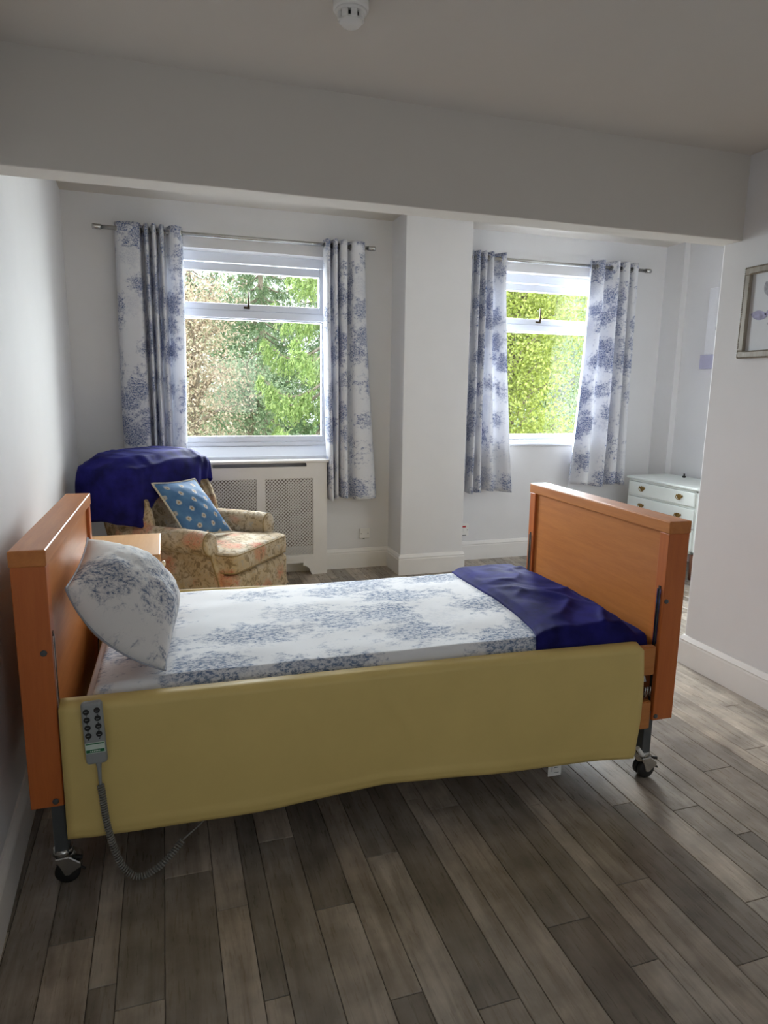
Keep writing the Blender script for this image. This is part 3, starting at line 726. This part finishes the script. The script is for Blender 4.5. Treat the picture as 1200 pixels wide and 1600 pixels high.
# coil centre line in handset space (x along the bed, z down from the hook)
cpath = catmull([(.010, 0, -.260), (.013, .0, -.295), (.020, -.004, -.380), (.038, -.012, -.470), (.062, -.02, -.532), (.100, -.026, -.566), (.150, -.02, -.556), (.195, .0, -.532), (.232, .03, -.508)], 40)
ln = np.concatenate([[0], np.cumsum(np.linalg.norm(np.diff(cpath, axis=0), axis=1))]); tot = ln[-1]
turns = 62; m_ = turns*9; ss_ = np.linspace(0, tot, m_); C = np.stack([np.interp(ss_, ln, cpath[:, k]) for k in range(3)], -1)
_, Tt, Nn = frames([tuple(c) for c in C]); pts = []
for i in range(m_):
    B_ = Tt[i].cross(Nn[i]); a = 2*math.pi*i/9; pts.append(Vector(C[i]) + (Nn[i]*math.cos(a) + B_*math.sin(a))*.0085)
bm = bmesh.new(); tube(bm, pts, .0026, 5)
M['cable'] = plain('grey_cable', lin(132, 130, 124), 0.5)
obj('coiled_cable', tomesh(bm), M['cable'], hs)
obj('straight_cable', tubes(([(.232, .03, -.508), (.28, .06, -.49), (.36, .12, -.455), (.45, .25, -.38), (.55, .42, -.31)], .0028), seg=6), M['cable'], hs)

# ------------------------------------------------------------------ bedside cabinet
cb = empty('bedside_cabinet', (-.275, 3.33, 0)); tag(cb, 'pale beech bedside cabinet between the bed and the armchair', 'cabinet')
obj('body', boxes((-.21, .205, -.215, .215, .03, .715), bev=.002), M['oakcab'], cb)
obj('top', boxes((-.22, .232, -.232, .232, .715, .75), bev=.003), M['oakcab'], cb)
obj('plinth', boxes((-.20, .19, -.205, .205, 0, .032)), M['dgrey'], cb)
def knob(parent, x, y, z):
    bm = bmesh.new(); lathe(bm, [(.006, 0), (.006, .010), (.013, .016), (.015, .022), (.011, .028), (.003, .030)], 16, Matrix.Translation((x, y, z)) @ Matrix.Rotation(R(90), 4, 'Y')); obj('knob', tomesh(bm), M['white'], parent)
d_ = obj('drawer', boxes((.205, .222, -.212, .212, .555, .708), bev=.002), M['oakcab'], cb); knob(d_, .222, -.03, .655)
d_ = obj('door', boxes((.205, .222, -.212, .212, .035, .548), bev=.002), M['oakcab'], cb); knob(d_, .222, -.15, .42)

# ------------------------------------------------------------------ armchair
CH = empty('armchair', (.21, 4.36, 0), R(-38)); tag(CH, 'floral tapestry armchair with rolled arms in the window corner', 'armchair')
FL = M['floral']
def rbox(name, b, bev, parent=CH, mat=None, rot=None, seg=5):
    o = obj(name, boxes(b, bev=bev, seg=seg), mat or FL, parent, smooth=True)
    if rot: o.rotation_euler = rot
    return o
rbox('seat_base', (-.45, .34, -.29, .29, .19, .42), .03)
rbox('front_rail', (.30, .425, -.335, .335, .185, .405), .03)
# T-shaped seat cushion with piping
def round_poly(poly, r, n=6):
    out = []; N = len(poly)
    for i in range(N):
        p, a, b = Vector(poly[i]), Vector(poly[i-1]), Vector(poly[(i+1) % N])
        u, v = (a-p).normalized(), (b-p).normalized(); k = min(r, (a-p).length*.45, (b-p).length*.45)
        for q in range(n+1):
            t = q/n; out.append((p+u*k)*(1-t)**2 + p*2*t*(1-t) + (p+v*k)*t*t)
    return out
TP = [(-.24, -.262), (.25, -.262), (.255, -.33), (.435, -.33), (.435, .33), (.255, .33), (.25, .262), (-.24, .262)]
def tcushion():
    """T-shaped cushion lofted from shrinking outlines so that all its edges are soft"""
    base = np.array([tuple(p) for p in round_poly(TP, .06)]); n = len(base); c = base.mean(0)
    lv = [(.930, .414), (.965, .418), (.99, .428), (1.0, .445), (1.004, .475), (1.0, .505), (.99, .522), (.965, .533), (.93, .540), (.75, .548), (.45, .552)]
    bm = bmesh.new(); rings = []
    for k, z in lv: rings.append([bm.verts.new((c[0]+(x-c[0])*k, c[1]+(y-c[1])*k, z)) for x, y in base])
    for A, B in zip(rings, rings[1:]):
        for q in range(n): f = bm.faces.new((A[q], A[(q+1) % n], B[(q+1) % n], B[q])); f.smooth = True
    bm.faces.new(rings[0][::-1]); f = bm.faces.new(rings[-1]); f.smooth = True
    return tomesh(bm)
sc_ = obj('seat_cushion', tcushion(), FL, CH)
def pipe_loop(z, k=.985):
    base = [tuple(p) for p in round_poly(TP, .06)]; c = np.array(base).mean(0)
    return [(c[0]+(x-c[0])*k, c[1]+(y-c[1])*k, z) for x, y in base + base[:1]]
obj('piping', tubes((pipe_loop(.527), .0048), (pipe_loop(.424), .0048), seg=6), M['piping'], sc_)
def lean(o):
    for v in o.data.vertices: v.co.x -= .28*(v.co.z-.45)
lean(rbox('backrest', (-.46, -.28, -.34, .34, .22, 1.05), .07, seg=6))
lean(rbox('back_cushion', (-.30, -.165, -.285, .285, .52, 1.0), .05, seg=6))
for sy in (-1, 1):
    # wing
    bm = bmesh.new(); poly = [(-.42, .45), (-.14, .53), (-.06, .64), (-.05, .78), (-.09, .90), (-.18, 1.0), (-.32, 1.04), (-.42, 1.02)]
    prism(bm, [(x, z) for x, z in poly], 1, sy*.285, sy*.375)
    bmesh.ops.bevel(bm, geom=list(bm.edges), offset=.028, segments=4, affect='EDGES'); lean(obj('wing', tomesh(bm), FL, CH, smooth=True))
    # rolled arm: profile loft with a front that sweeps forward toward the floor
    pr = [(.268, .18), (.268, .34), (.266, .49), (.268, .57)]
    pr += [(.338+.072*math.cos(a), .595+.072*math.sin(a)) for a in np.linspace(R(170), R(-75), 16)]
    pr += [(.352, .51), (.350, .44), (.356, .32), (.362, .18)]
    pr = np.array(pr); n = len(pr)
    xf = lambda z: .275 + .135*np.clip((.60-z)/.42, 0, 1)**1.4
    secs = np.linspace(0, 1, 9); G = np.zeros((len(secs), n, 3))
    for i, t in enumerate(secs):
        e = 1-.10*ss(.9, 1.0, np.array(t)); c_ = np.array([.32, .44])
        q = c_ + (pr-c_)*np.array([e, 1-.03*ss(.9, 1.0, np.array(t))])
        G[i, :, 0] = -.34 + (xf(pr[:, 1])+.34)*t; G[i, :, 1] = q[:, 0]*sy; G[i, :, 2] = q[:, 1]
    arm = obj('arm', grid_mesh(G, None, close_v=True), FL, CH)
    last = G[-1]; bm = bmesh.new()
    cen = last.mean(0); rings = []
    for k, (s_, dx) in enumerate(((1.0, 0), (.93, .010), (.8, .016), (.55, .018))):
        # shrink each point towards the spine of the facing
        spine = np.stack([np.interp(last[:, 2], [.18, .5, .67], [cen[0], cen[0], cen[0]])*0 + xf(last[:, 2]), np.interp(last[:, 2], [.18, .50, .60, .67], [.314, .309, .338, .338])*sy, np.clip(last[:, 2], .21, .61)], -1)
        q = spine + (last-spine)*s_; q[:, 0] = xf(q[:, 2]) + dx
        rings.append([bm.verts.new(p) for p in q])
    for a, b in zip(rings, rings[1:]):
        for k in range(n): f = bm.faces.new((a[k], a[(k+1) % n], b[(k+1) % n], b[k])); f.smooth = True
    bm.faces.new(rings[-1])
    obj('arm_facing', tomesh(bm), FL, arm)
    lp = [tuple(p) for p in last] + [tuple(last[0])]
    obj('piping', tubes((lp, .005), seg=6), M['piping'], arm)
for x, y in ((.37, -.30), (.37, .30), (-.42, -.27), (-.42, .27)):
    bm = bmesh.new(); lathe(bm, [(.024, 0), (.036, .03), (.042, .09), (.034, .15), (.036, .195)], 14, Matrix.Translation((x, y, 0))); obj('foot', tomesh(bm), M['redwood'], CH)

# navy throw draped over the chair back
def chair_throw():
    nphi, nt = 150, 46; phi = np.linspace(0, 2*np.pi, nphi, endpoint=False); t = np.linspace(0, 1, nt)
    cx, hx, hy = -.405, .245, .43; ex = .42
    c, s = np.cos(phi), np.sin(phi); rx = np.sign(c)*np.abs(c)**ex*hx; ry = np.sign(s)*np.abs(s)**ex*hy - .02
    deg = np.degrees(phi) % 360
    hem = np.interp(deg, [0, 20, 45, 62, 80, 110, 180, 250, 270, 292, 308, 322, 334, 346, 360], [.85, .875, .87, .81, .75, .74, .62, .68, .69, .68, .67, .66, .70, .80, .85])
    P = np.zeros((nphi, nt, 3)); UV = np.zeros((nphi, nt, 2))
    for j, tt in enumerate(t):
        if tt < .5:
            k = tt/.5; kk = k
            x = cx + rx*kk*.97; y = ry*kk*.97
            z = 1.085 - .035*(y/hy)**2 - .045*ss(.70, 1.0, np.array(kk))
        else:
            k = (tt-.5)/.5
            rim = 1.04 - .035*(ry*.97/hy)**2
            x = cx + rx*(.97 + .05*np.sin(min(k*3, 1)*np.pi/2)); y = ry*(.97 + .05*np.sin(min(k*3, 1)*np.pi/2))
            z = rim + (hem-rim)*k
            fold = .014*np.sin(deg*R(1)*9+1)*k + .010*np.sin(deg*R(1)*17)*k
            x = x + np.cos(phi)*fold; y = y + np.sin(phi)*fold*.6
        P[:, j] = np.stack([x, y, z], -1)
        w = .010*vnoise(P[:, j, 0]*9+P[:, j, 2]*5, P[:, j, 1]*9, 31) + .012*np.abs(vnoise(P[:, j, 1]*12, P[:, j, 2]*6, 33))
        P[:, j, 2] += w*(1 if tt < .5 else max(0, 1-(tt-.5)*3)); P[:, j, 0] += .8*w*ss(.4, .6, np.array(tt))*np.cos(phi)
        UV[:, j] = P[:, j, :2]
    return grid_mesh(P, UV, close_u=True)
o = obj('throw_blanket', chair_throw(), M['navy']); o.location = CH.location; o.rotation_euler = CH.rotation_euler
tag(o, 'navy velvet throw draped over the top of the floral armchair', 'throw'); solid(o, .010, 1)

# blue cushion with pale medallions
def m_cushion():
    t = NT('blue_medallion_fabric')
    mp = t.coord('UV', (12.5, 12.5, 1), (0, 0, R(45)))
    fr = t.n('ShaderNodeVectorMath', operation='FRACTION'); t.l(mp, fr.inputs[0])
    sb = t.n('ShaderNodeVectorMath', operation='SUBTRACT'); t.l(fr.outputs[0], sb.inputs[0]); sb.inputs[1].default_value = (.5, .5, 0)
    sx = t.n('ShaderNodeSeparateXYZ'); t.l(sb.outputs[0], sx.inputs[0])
    cb_ = t.n('ShaderNodeCombineXYZ'); t.l(sx.outputs[0], cb_.inputs[0]); t.l(sx.outputs[1], cb_.inputs[1])
    ln_ = t.n('ShaderNodeVectorMath', operation='LENGTH'); t.l(cb_.outputs[0], ln_.inputs[0])
    nz = t.noise(t.coord('UV'), 60, 3); d = t.math('ADD', ln_.outputs['Value'], t.math('MULTIPLY', t.math('SUBTRACT', nz.outputs['Fac'], .5), .18))
    n2 = t.noise(t.coord('UV'), 9, 3)
    blue = t.ramp(n2.outputs['Fac'], [(.3, lin(48, 92, 140)), (.7, lin(84, 132, 176))])
    ring = t.math('MULTIPLY', t.mapr(d, .17, .25, 1, 0), 0.75); core = t.mapr(d, .07, .10, 1, 0)
    c = t.mix(ring, blue, lin(206, 200, 184)); c = t.mix(core, c, lin(150, 128, 100))
    t.base(c); t.rough(.7); return t.m
M['cushion'] = m_cushion()
me, rim = pillow_mesh((.05, -.24, .585), (.12, .14, .56), (-.12, .09, .90), (-.16, -.28, .915), .075, .05, n=26, pinch=.03, seed=9, wr=.003)
cu = obj('cushion', me, M['cushion']); cu.location = CH.location; cu.rotation_euler = CH.rotation_euler
tag(cu, 'blue cushion with pale medallions and rope trim on the armchair', 'cushion')
M['rope'] = plain('cream_rope', lin(206, 198, 182), .8, 0, .3, 260)
obj('rope_trim', tubes((rim, .0065), seg=8), M['rope'], cu)

# ------------------------------------------------------------------ chest of drawers in the bay
chs = empty('chest_of_drawers', (4.215, 4.645, 0)); tag(chs, 'pale mint-white chest of drawers with brass handles in the bay', 'chest of drawers')
cw = M['chestw']; x0, x1, hy = -.225, .225, .42
obj('carcass', boxes((x0, x1, -hy, -hy+.02, .215, .73), (x0, x1, hy-.02, hy, .215, .73), (x1-.012, x1, -hy, hy, .215, .73), (x0, x1, -hy, hy, .215, .236), (x0, x1, -hy, hy, .715, .73), (x0+.002, x0+.03, -hy+.01, hy-.01, .58, .598), (x0+.002, x0+.03, -hy+.01, hy-.01, .408, .422), bev=.002), cw, chs)
obj('top', boxes((x0-.018, x1, -hy-.018, hy+.018, .732, .756), bev=.008, seg=3), cw, chs)
def bail_handle(parent, y, z):
    x = x0-.012
    bm = bmesh.new(); pts2 = []
    prof = [(-.040, .006), (-.034, .020), (-.022, .014), (-.012, .024), (0, .020), (.012, .024), (.022, .014), (.034, .020), (.040, .006), (.026, -.004), (.014, -.018), (0, -.026), (-.014, -.018), (-.026, -.004)]
    prism(bm, [(y+a, z+b) for a, b in prof], 0, x-.003, x-.0005)
    h = obj('handle', tomesh(bm), M['brass'], parent)
    arc = [(x-.016, y+.026*math.cos(a), z+.006+.026*math.sin(a)) for a in np.linspace(R(180), R(360), 12)]
    obj('bail', tubes(([(x-.002, y-.026, z+.006)] + arc + [(x-.002, y+.026, z+.006)], .0032), seg=6), M['brass'], h)
    bm = bmesh.new(); 
    for a, b in ((-.026, .008), (.026, .008)): lathe(bm, [(.007, 0), (.006, .008), (.003, .010)], 10, Matrix.Translation((x-.002, y+a, z+b)) @ Matrix.Rotation(R(-90), 4, 'Y'))
    obj('handle_post', tomesh(bm), M['brass'], h)
for za, zb_ in ((.600, .712), (.424, .578), (.238, .406)):
    d_ = obj('drawer', boxes((x0-.012, x0+.25, -hy+.022, hy-.022, za, zb_), bev=.003), cw, chs)
    for y in (.22, -.235): bail_handle(d_, y, (za+zb_)/2+.004)
for x in (x0+.03, x1-.03):
    for y in (-hy+.03, hy-.03):
        obj('leg', tubes(([(x, y, 0), (x, y, .09), (x, y, .216)], [.014, .017, .025]), seg=10), M['dwood'], chs)

kb = empty('black_knob', (4.36, 4.80, .756)); tag(kb, 'tiny black knob lying at the back of the white chest top', 'knob')
bm = bmesh.new(); lathe(bm, [(.012, 0), (.016, .006), (.016, .014), (.006, .018), (.006, .028), (.009, .032), (.004, .036)], 14); obj('knob_body', tomesh(bm), M['black'], kb)

# ------------------------------------------------------------------ pictures
pf = empty('picture_frame', (XR, 2.485, 1.667)); tag(pf, 'silver beaded picture frame with a grey iris print on the right wall', 'picture')
M['silver'] = wood('silvered_wood', lin(130, 120, 104), lin(172, 164, 150), 2, .4)
fw = .036; hw_ = .215; H_ = .428
for b in ((-.028, -.001, -hw_, hw_, 0, fw), (-.028, -.001, -hw_, hw_, H_-fw, H_), (-.028, -.001, -hw_, -hw_+fw, fw, H_-fw), (-.028, -.001, hw_-fw, hw_, fw, H_-fw)):
    obj('moulding', boxes(b, bev=.004), M['silver'], pf)
bm = bmesh.new()
def beads(y0, z0, y1, z1, r, n):
    for k in range(n):
        t = (k+.5)/n; bmesh.ops.create_icosphere(bm, subdivisions=1, radius=r, matrix=Matrix.Translation((-.028, y0+(y1-y0)*t, z0+(z1-z0)*t)))
for i_, r_ in ((.004, .0042), (fw-.004, .0034)):
    a = hw_-i_; b0, b1 = i_, H_-i_
    for q in ((-a, b0, a, b0), (-a, b1, a, b1), (-a, b0, -a, b1), (a, b0, a, b1)): beads(*q, r_, 44)
tag(obj('beading', tomesh(bm), M['silver'], pf), kind='stuff')
pr_ = obj('print', boxes((-.012, -.004, -hw_+.03, hw_-.03, .03, H_-.03)), plain('print_paper', lin(208, 210, 214), .5, 0, .02, 20), pf)
M['petal'] = plain('iris_ink_grey', lin(168, 168, 178), .6, 0, .35, 40); M['petal2'] = plain('iris_ink_violet', lin(158, 155, 186), .6, 0, .3, 40)
def petal(cy, cz, L, Wd, ang, mat):
    bm = bmesh.new(); n = 12; P = [(L*t, Wd*math.sin(math.pi*t)**.7*(1 if sd > 0 else -1)) for sd in (1, -1) for t in (np.linspace(0, 1, n) if sd > 0 else np.linspace(1, 0, n)[1:-1])]
    ca, sa = math.cos(ang), math.sin(ang); bm.faces.new([bm.verts.new((-.0126, cy+x*ca-y*sa, cz+x*sa+y*ca)) for x, y in P])
    obj('petal_print', tomesh(bm), mat, pr_)
for cy, cz, L, Wd, a, mt in ((.08, .30, .085, .022, 115, 0), (.06, .28, .08, .025, 60, 0), (.09, .20, .08, .014, 165, 1), (.07, .19, .10, .022, 10, 1), (.07, .16, .10, .012, 200, 0), (.03, .06, .16, .006, 80, 0), (-.06, .27, .08, .024, 100, 0), (-.07, .20, .09, .018, 150, 1), (-.05, .19, .08, .02, 30, 1)):
    petal(cy, cz, L, Wd, R(a), M['petal2'] if mt else M['petal'])
pn = empty('wall_canvas', (XB, 4.50, 1.70)); tag(pn, 'white canvas with dark leaf sketch and lavender band in the bay', 'canvas')
obj('canvas', boxes((-.03, -.001, -.30, .285, .115, .665), bev=.003), plain('canvas_white', lin(232, 232, 236), .8, 0, .02, 60), pn)
obj('lavender_band', boxes((-.055, -.001, -.30, .30, 0, .118), bev=.003), plain('canvas_lavender', lin(176, 174, 198), .8, 0, .03, 60), pn)
bm = bmesh.new()
for y, z, L, a in ((.17, .30, .05, 80), (.15, .31, .05, 100), (.12, .33, .06, 85), (.09, .32, .05, 60), (.10, .22, .05, 40), (.07, .23, .06, 25), (.08, .42, .05, 130), (.04, .36, .09, 70), (.02, .28, .10, 85), (.0, .4, .08, 120), (-.05, .33, .09, 50)):
    ca, sa = math.cos(R(a)), math.sin(R(a)); P = [(0, 0), (L*.5, .006), (L, 0), (L*.5, -.006)]
    bm.faces.new([bm.verts.new((-.0306, y+p*ca-q_*sa, z+p*sa+q_*ca)) for p, q_ in P])
obj('leaf_print', tomesh(bm), M['black'], pn)

# ------------------------------------------------------------------ outdoors: ground, trees
def m_leaf(name, cols, trans=.35):
    t = NT(name); geo = t.n('ShaderNodeNewGeometry')
    st = [(i/(len(cols)-1), c) for i, c in enumerate(cols)]
    c = t.ramp(geo.outputs['Random Per Island'], st); t.base(c); t.rough(.6)
    tr = t.n('ShaderNodeBsdfTranslucent'); t.l(c, tr.inputs['Color']); mx = t.n('ShaderNodeMixShader'); mx.inputs[0].default_value = trans
    t.l(t.b.outputs[0], mx.inputs[1]); t.l(tr.outputs[0], mx.inputs[2]); t.l(mx.outputs[0], t.out.inputs['Surface'])
    return t.m
M['bark'] = plain('tree_bark', lin(146, 132, 116), .9, 0, .3, 12, .3)
M['bark_pale'] = plain('pale_birch_bark', lin(170, 168, 160), .9, 0, .3, 12, .3)
def leaf_mesh(cent, dirs, L, Wd, rs, up=None):
    """one thin diamond leaf (4 verts) per centre"""
    n = len(cent); d = dirs/np.linalg.norm(dirs, axis=1)[:, None]
    r = rs.normal(size=(n, 3)); s = np.cross(d, r); s /= np.linalg.norm(s, axis=1)[:, None]
    L = L*rs.uniform(.6, 1.3, (n, 1)); Wd = Wd*rs.uniform(.6, 1.3, (n, 1))
    V = np.stack([cent - d*L/2, cent + s*Wd/2, cent + d*L/2, cent - s*Wd/2], 1).reshape(-1, 3)
    me = bpy.data.meshes.new('foliage'); me.vertices.add(4*n); me.vertices.foreach_set('co', V.astype(np.float32).ravel())
    me.loops.add(4*n); me.loops.foreach_set('vertex_index', np.arange(4*n, dtype=np.int32))
    me.polygons.add(n); me.polygons.foreach_set('loop_start', np.arange(0, 4*n, 4, dtype=np.int32)); me.polygons.foreach_set('loop_total', np.full(n, 4, np.int32))
    me.update(calc_edges=True); me.validate(); return me
GZ = -2.8
def broadleaf(name, label, base, zc, rad, zr, nleaf, L, Wd, mat, seed, bark='bark', group=None, nb=26, clump=.35, vert=False):
    rs = np.random.RandomState(seed); t = empty(name, (base[0], base[1], GZ)); tag(t, label, 'tree', group)
    bm = bmesh.new(); ht = zc+zr*.5-GZ
    tr = [(0, 0, 0), (.05, .02, ht*.35), (-.04, .05, ht*.7), (.02, 0, ht)]
    tube(bm, [tuple(p) for p in catmull(tr, 5)], list(np.linspace(.13, .03, 16)), 8)
    tips = []
    for k in range(nb):
        a = rs.uniform(0, 6.28); el = rs.uniform(-.6, .95); rr = rad*np.sqrt(1-el*el)*rs.uniform(.55, 1.0)
        tip = np.array([rr*math.cos(a), rr*math.sin(a), zc-GZ+zr*el]); z0 = max(.6, min(ht*.95, tip[2]-rs.uniform(.3, 1.2)))
        mid = np.array([tip[0]*.45, tip[1]*.45, z0+(tip[2]-z0)*.65])
        pts = catmull([(0, 0, z0), mid, tip], 6); tube(bm, [tuple(p) for p in pts], list(np.linspace(.045, .008, len(pts))), 5)
        tips += [pts[i] for i in range(4, len(pts))]
        for q in range(3):
            b0 = pts[rs.randint(5, len(pts))]; e = b0 + rs.normal(size=3)*np.array([.3, .3, .25])*rad*.5
            tube(bm, [tuple(b0), tuple((b0+e)/2+rs.normal(size=3)*.03), tuple(e)], [.012, .008, .004], 4); tips += [(b0+e)/2, e]
    obj('trunk', tomesh(bm), M[bark], t)
    tips = np.array(tips); idx = rs.randint(0, len(tips), nleaf)
    sc = clump*np.array([1, 1, .8])*rs.uniform(.5, 1.2, (len(tips), 1))
    cent = tips[idx] + rs.normal(size=(nleaf, 3))*sc[idx]
    dirs = rs.normal(size=(nleaf, 3)) + (np.array([0, 0, -1.5]) if vert else 0)
    f = obj('foliage', leaf_mesh(cent, dirs, L, Wd, rs), M[mat], t); f['kind'] = 'stuff'
    return t
def spruce(name, label, base, ht, rad, mat, seed, dens=1.0, z_lo=.5, group=None, step=.42, hang=.34):
    rs = np.random.RandomState(seed); t = empty(name, (base[0], base[1], GZ)); tag(t, label, 'tree', group)
    bm = bmesh.new(); tube(bm, [(0, 0, 0), (.03, 0, ht*.5), (0, 0, ht)], [.16, .09, .015], 8)
    C, D = [], []; z = z_lo
    while z < ht-.2:
        r = rad*(1-(z/ht))**.8*rs.uniform(.85, 1.1); nb = 6
        a0 = rs.uniform(0, 6.28)
        for k in range(nb):
            a = a0 + k*2*math.pi/nb + rs.uniform(-.25, .25); rr = r*rs.uniform(.75, 1.1)
            u = np.linspace(0, 1, 14); h = z + rs.uniform(-.12, .12) - .34*rr*np.sin(u*np.pi*.72)*1.0 + .30*rr*u**3
            P = np.stack([math.cos(a)*rr*u, math.sin(a)*rr*u, h], -1)
            tube(bm, [tuple(p) for p in P], list(np.linspace(.028, .006, len(P))), 4, False)
            nt = int(52*dens*rr)
            for q in range(nt):
                f = rs.uniform(.15, 1.0)**.8; p = np.array([np.interp(f, u, P[:, i]) for i in range(3)])
                side = rs.uniform(-1, 1); lat = np.array([-math.sin(a), math.cos(a), 0])*side*.16*rr*(1-f*.6)
                p = p + lat; hl = hang*rs.uniform(.4, 1.1)*(1-.45*f)
                m = int(20*dens)
                s_ = rs.uniform(0, 1, m)[:, None]
                dr = np.array([lat[0]*.3+math.cos(a)*.10, lat[1]*.3+math.sin(a)*.10, -hl])
                cc = p + dr*s_ + rs.normal(size=(m, 3))*.018
                C.append(cc); D.append(dr/np.linalg.norm(dr)*1.0 + rs.normal(size=(m, 3))*.55)
        z += step*rs.uniform(.85, 1.15)
    obj('trunk', tomesh(bm), M['bark'], t)
    C = np.vstack(C); D = np.vstack(D)
    f = obj('foliage', leaf_mesh(C, D, .085, .024, rs), M[mat], t); f['kind'] = 'stuff'
    return t
M['spruce'] = m_leaf('bright_spruce_needles', [lin(112, 140, 82), lin(172, 196, 118), lin(208, 222, 152)])
M['darkfir'] = m_leaf('dark_fir_needles', [lin(84, 108, 76), lin(120, 146, 104), lin(156, 176, 126)])
M['brownleaf'] = m_leaf('autumn_brown_leaves', [lin(160, 140, 118), lin(214, 190, 166), lin(234, 216, 194), lin(190, 192, 156)])
M['greyleaf'] = m_leaf('grey_green_leaves', [lin(120, 144, 110), lin(172, 190, 152), lin(198, 212, 180)])
M['yellowleaf'] = m_leaf('yellow_green_leaves', [lin(142, 156, 70), lin(196, 206, 104), lin(220, 226, 146)], .45)
M['paleleaf'] = m_leaf('pale_birch_leaves', [lin(170, 190, 144), lin(206, 220, 178), lin(224, 234, 204)], .45)
M['hedge'] = m_leaf('deep_green_leaves', [lin(80, 112, 72), lin(124, 156, 104), lin(160, 184, 128)])

def m_grass():
    t = NT('lawn_grass'); v = t.coord(); n = t.noise(v, 1.2, 5); t.base(t.ramp(n.outputs['Fac'], [(.3, lin(70, 104, 48)), (.7, lin(120, 150, 76))])); t.rough(.9); return t.m
G = np.zeros((30, 30, 3)); gx, gy = np.meshgrid(np.linspace(-40, 60, 30), np.linspace(5.7, 80, 30), indexing='ij')
G[..., 0] = gx; G[..., 1] = gy; G[..., 2] = GZ - .02 + .06*vnoise(gx*.3, gy*.3, 2)
o = obj('lawn', grid_mesh(G), m_grass()); tag(o, 'green lawn below the trees outside the windows', 'lawn', None, 'structure')
spruce('spruce_tree', 'bright green drooping spruce seen at the right of the armchair window', (2.65, 11.2), 8.6, 2.1, 'spruce', 3, 1.0, 1.2, None, .66, .50)
spruce('fir_tree', 'dark green fir behind the spruce in the middle of the armchair window', (2.6, 19.0), 10.5, 2.4, 'darkfir', 5, .62, 1.5, 'background firs')
spruce('fir_tree', 'taller dark fir far behind the brown leaved tree', (.9, 23.0), 12.0, 2.6, 'darkfir', 6, .5, 2.0, 'background firs')
spruce('fir_tree', 'distant fir glimpsed past the spruce edge', (5.4, 24.0), 12.0, 2.8, 'darkfir', 7, .5, 2.0, 'background firs')
broadleaf('brown_tree', 'fine twigged tree with brown pink leaves at the left of the armchair window', (.55, 12.5), 1.0, 1.15, 2.4, 20000, .065, .030, 'brownleaf', 11, nb=36, clump=.30)
broadleaf('grey_green_bush', 'grey green bush between the brown tree and the spruce', (1.75, 14.5), .2, 1.0, 2.0, 18000, .07, .034, 'greyleaf', 12, nb=34, clump=.30)
broadleaf('low_shrub', 'deep green low shrub at the foot of the armchair window view', (.75, 10.4), -.75, 1.0, 1.0, 16000, .07, .03, 'hedge', 13, nb=30, clump=.26)
broadleaf('yellow_green_tree', 'yellow green leafy tree filling the left of the bay window', (5.75, 10.6), 1.3, 1.15, 2.8, 42000, .065, .042, 'yellowleaf', 14, nb=46, clump=.30)
broadleaf('birch_tree', 'pale green birch with slanting twigs at the right of the bay window', (8.6, 13.6), 1.4, 1.6, 3.2, 26000, .08, .034, 'paleleaf', 15, 'bark_pale', nb=46, clump=.38, vert=True)
broadleaf('pale_tree', 'pale leafy tree standing behind the yellow green tree', (8.2, 19.0), 2.4, 2.6, 4.0, 26000, .12, .06, 'paleleaf', 16, 'bark_pale', nb=46, clump=.5)
broadleaf('green_tree', 'hazy green tree far behind the firs', (3.2, 28.0), 1.6, 3.6, 4.2, 26000, .15, .08, 'greyleaf', 17, nb=46, clump=.6)
broadleaf('green_tree', 'green leafy tree outside, beyond the wall left of the armchair window', (-1.6, 17.0), 1.2, 2.2, 3.4, 20000, .11, .06, 'greyleaf', 18, nb=40, clump=.45)
broadleaf('green_tree', 'deep green tree outside, hidden behind the wall pier', (6.0, 20.0), 1.2, 2.2, 3.6, 20000, .12, .06, 'hedge', 19, nb=40, clump=.5)
broadleaf('green_tree', 'deep green tree far off behind the birch', (13.5, 22.0), 1.6, 3.0, 4.0, 20000, .14, .07, 'hedge', 20, nb=40, clump=.55)
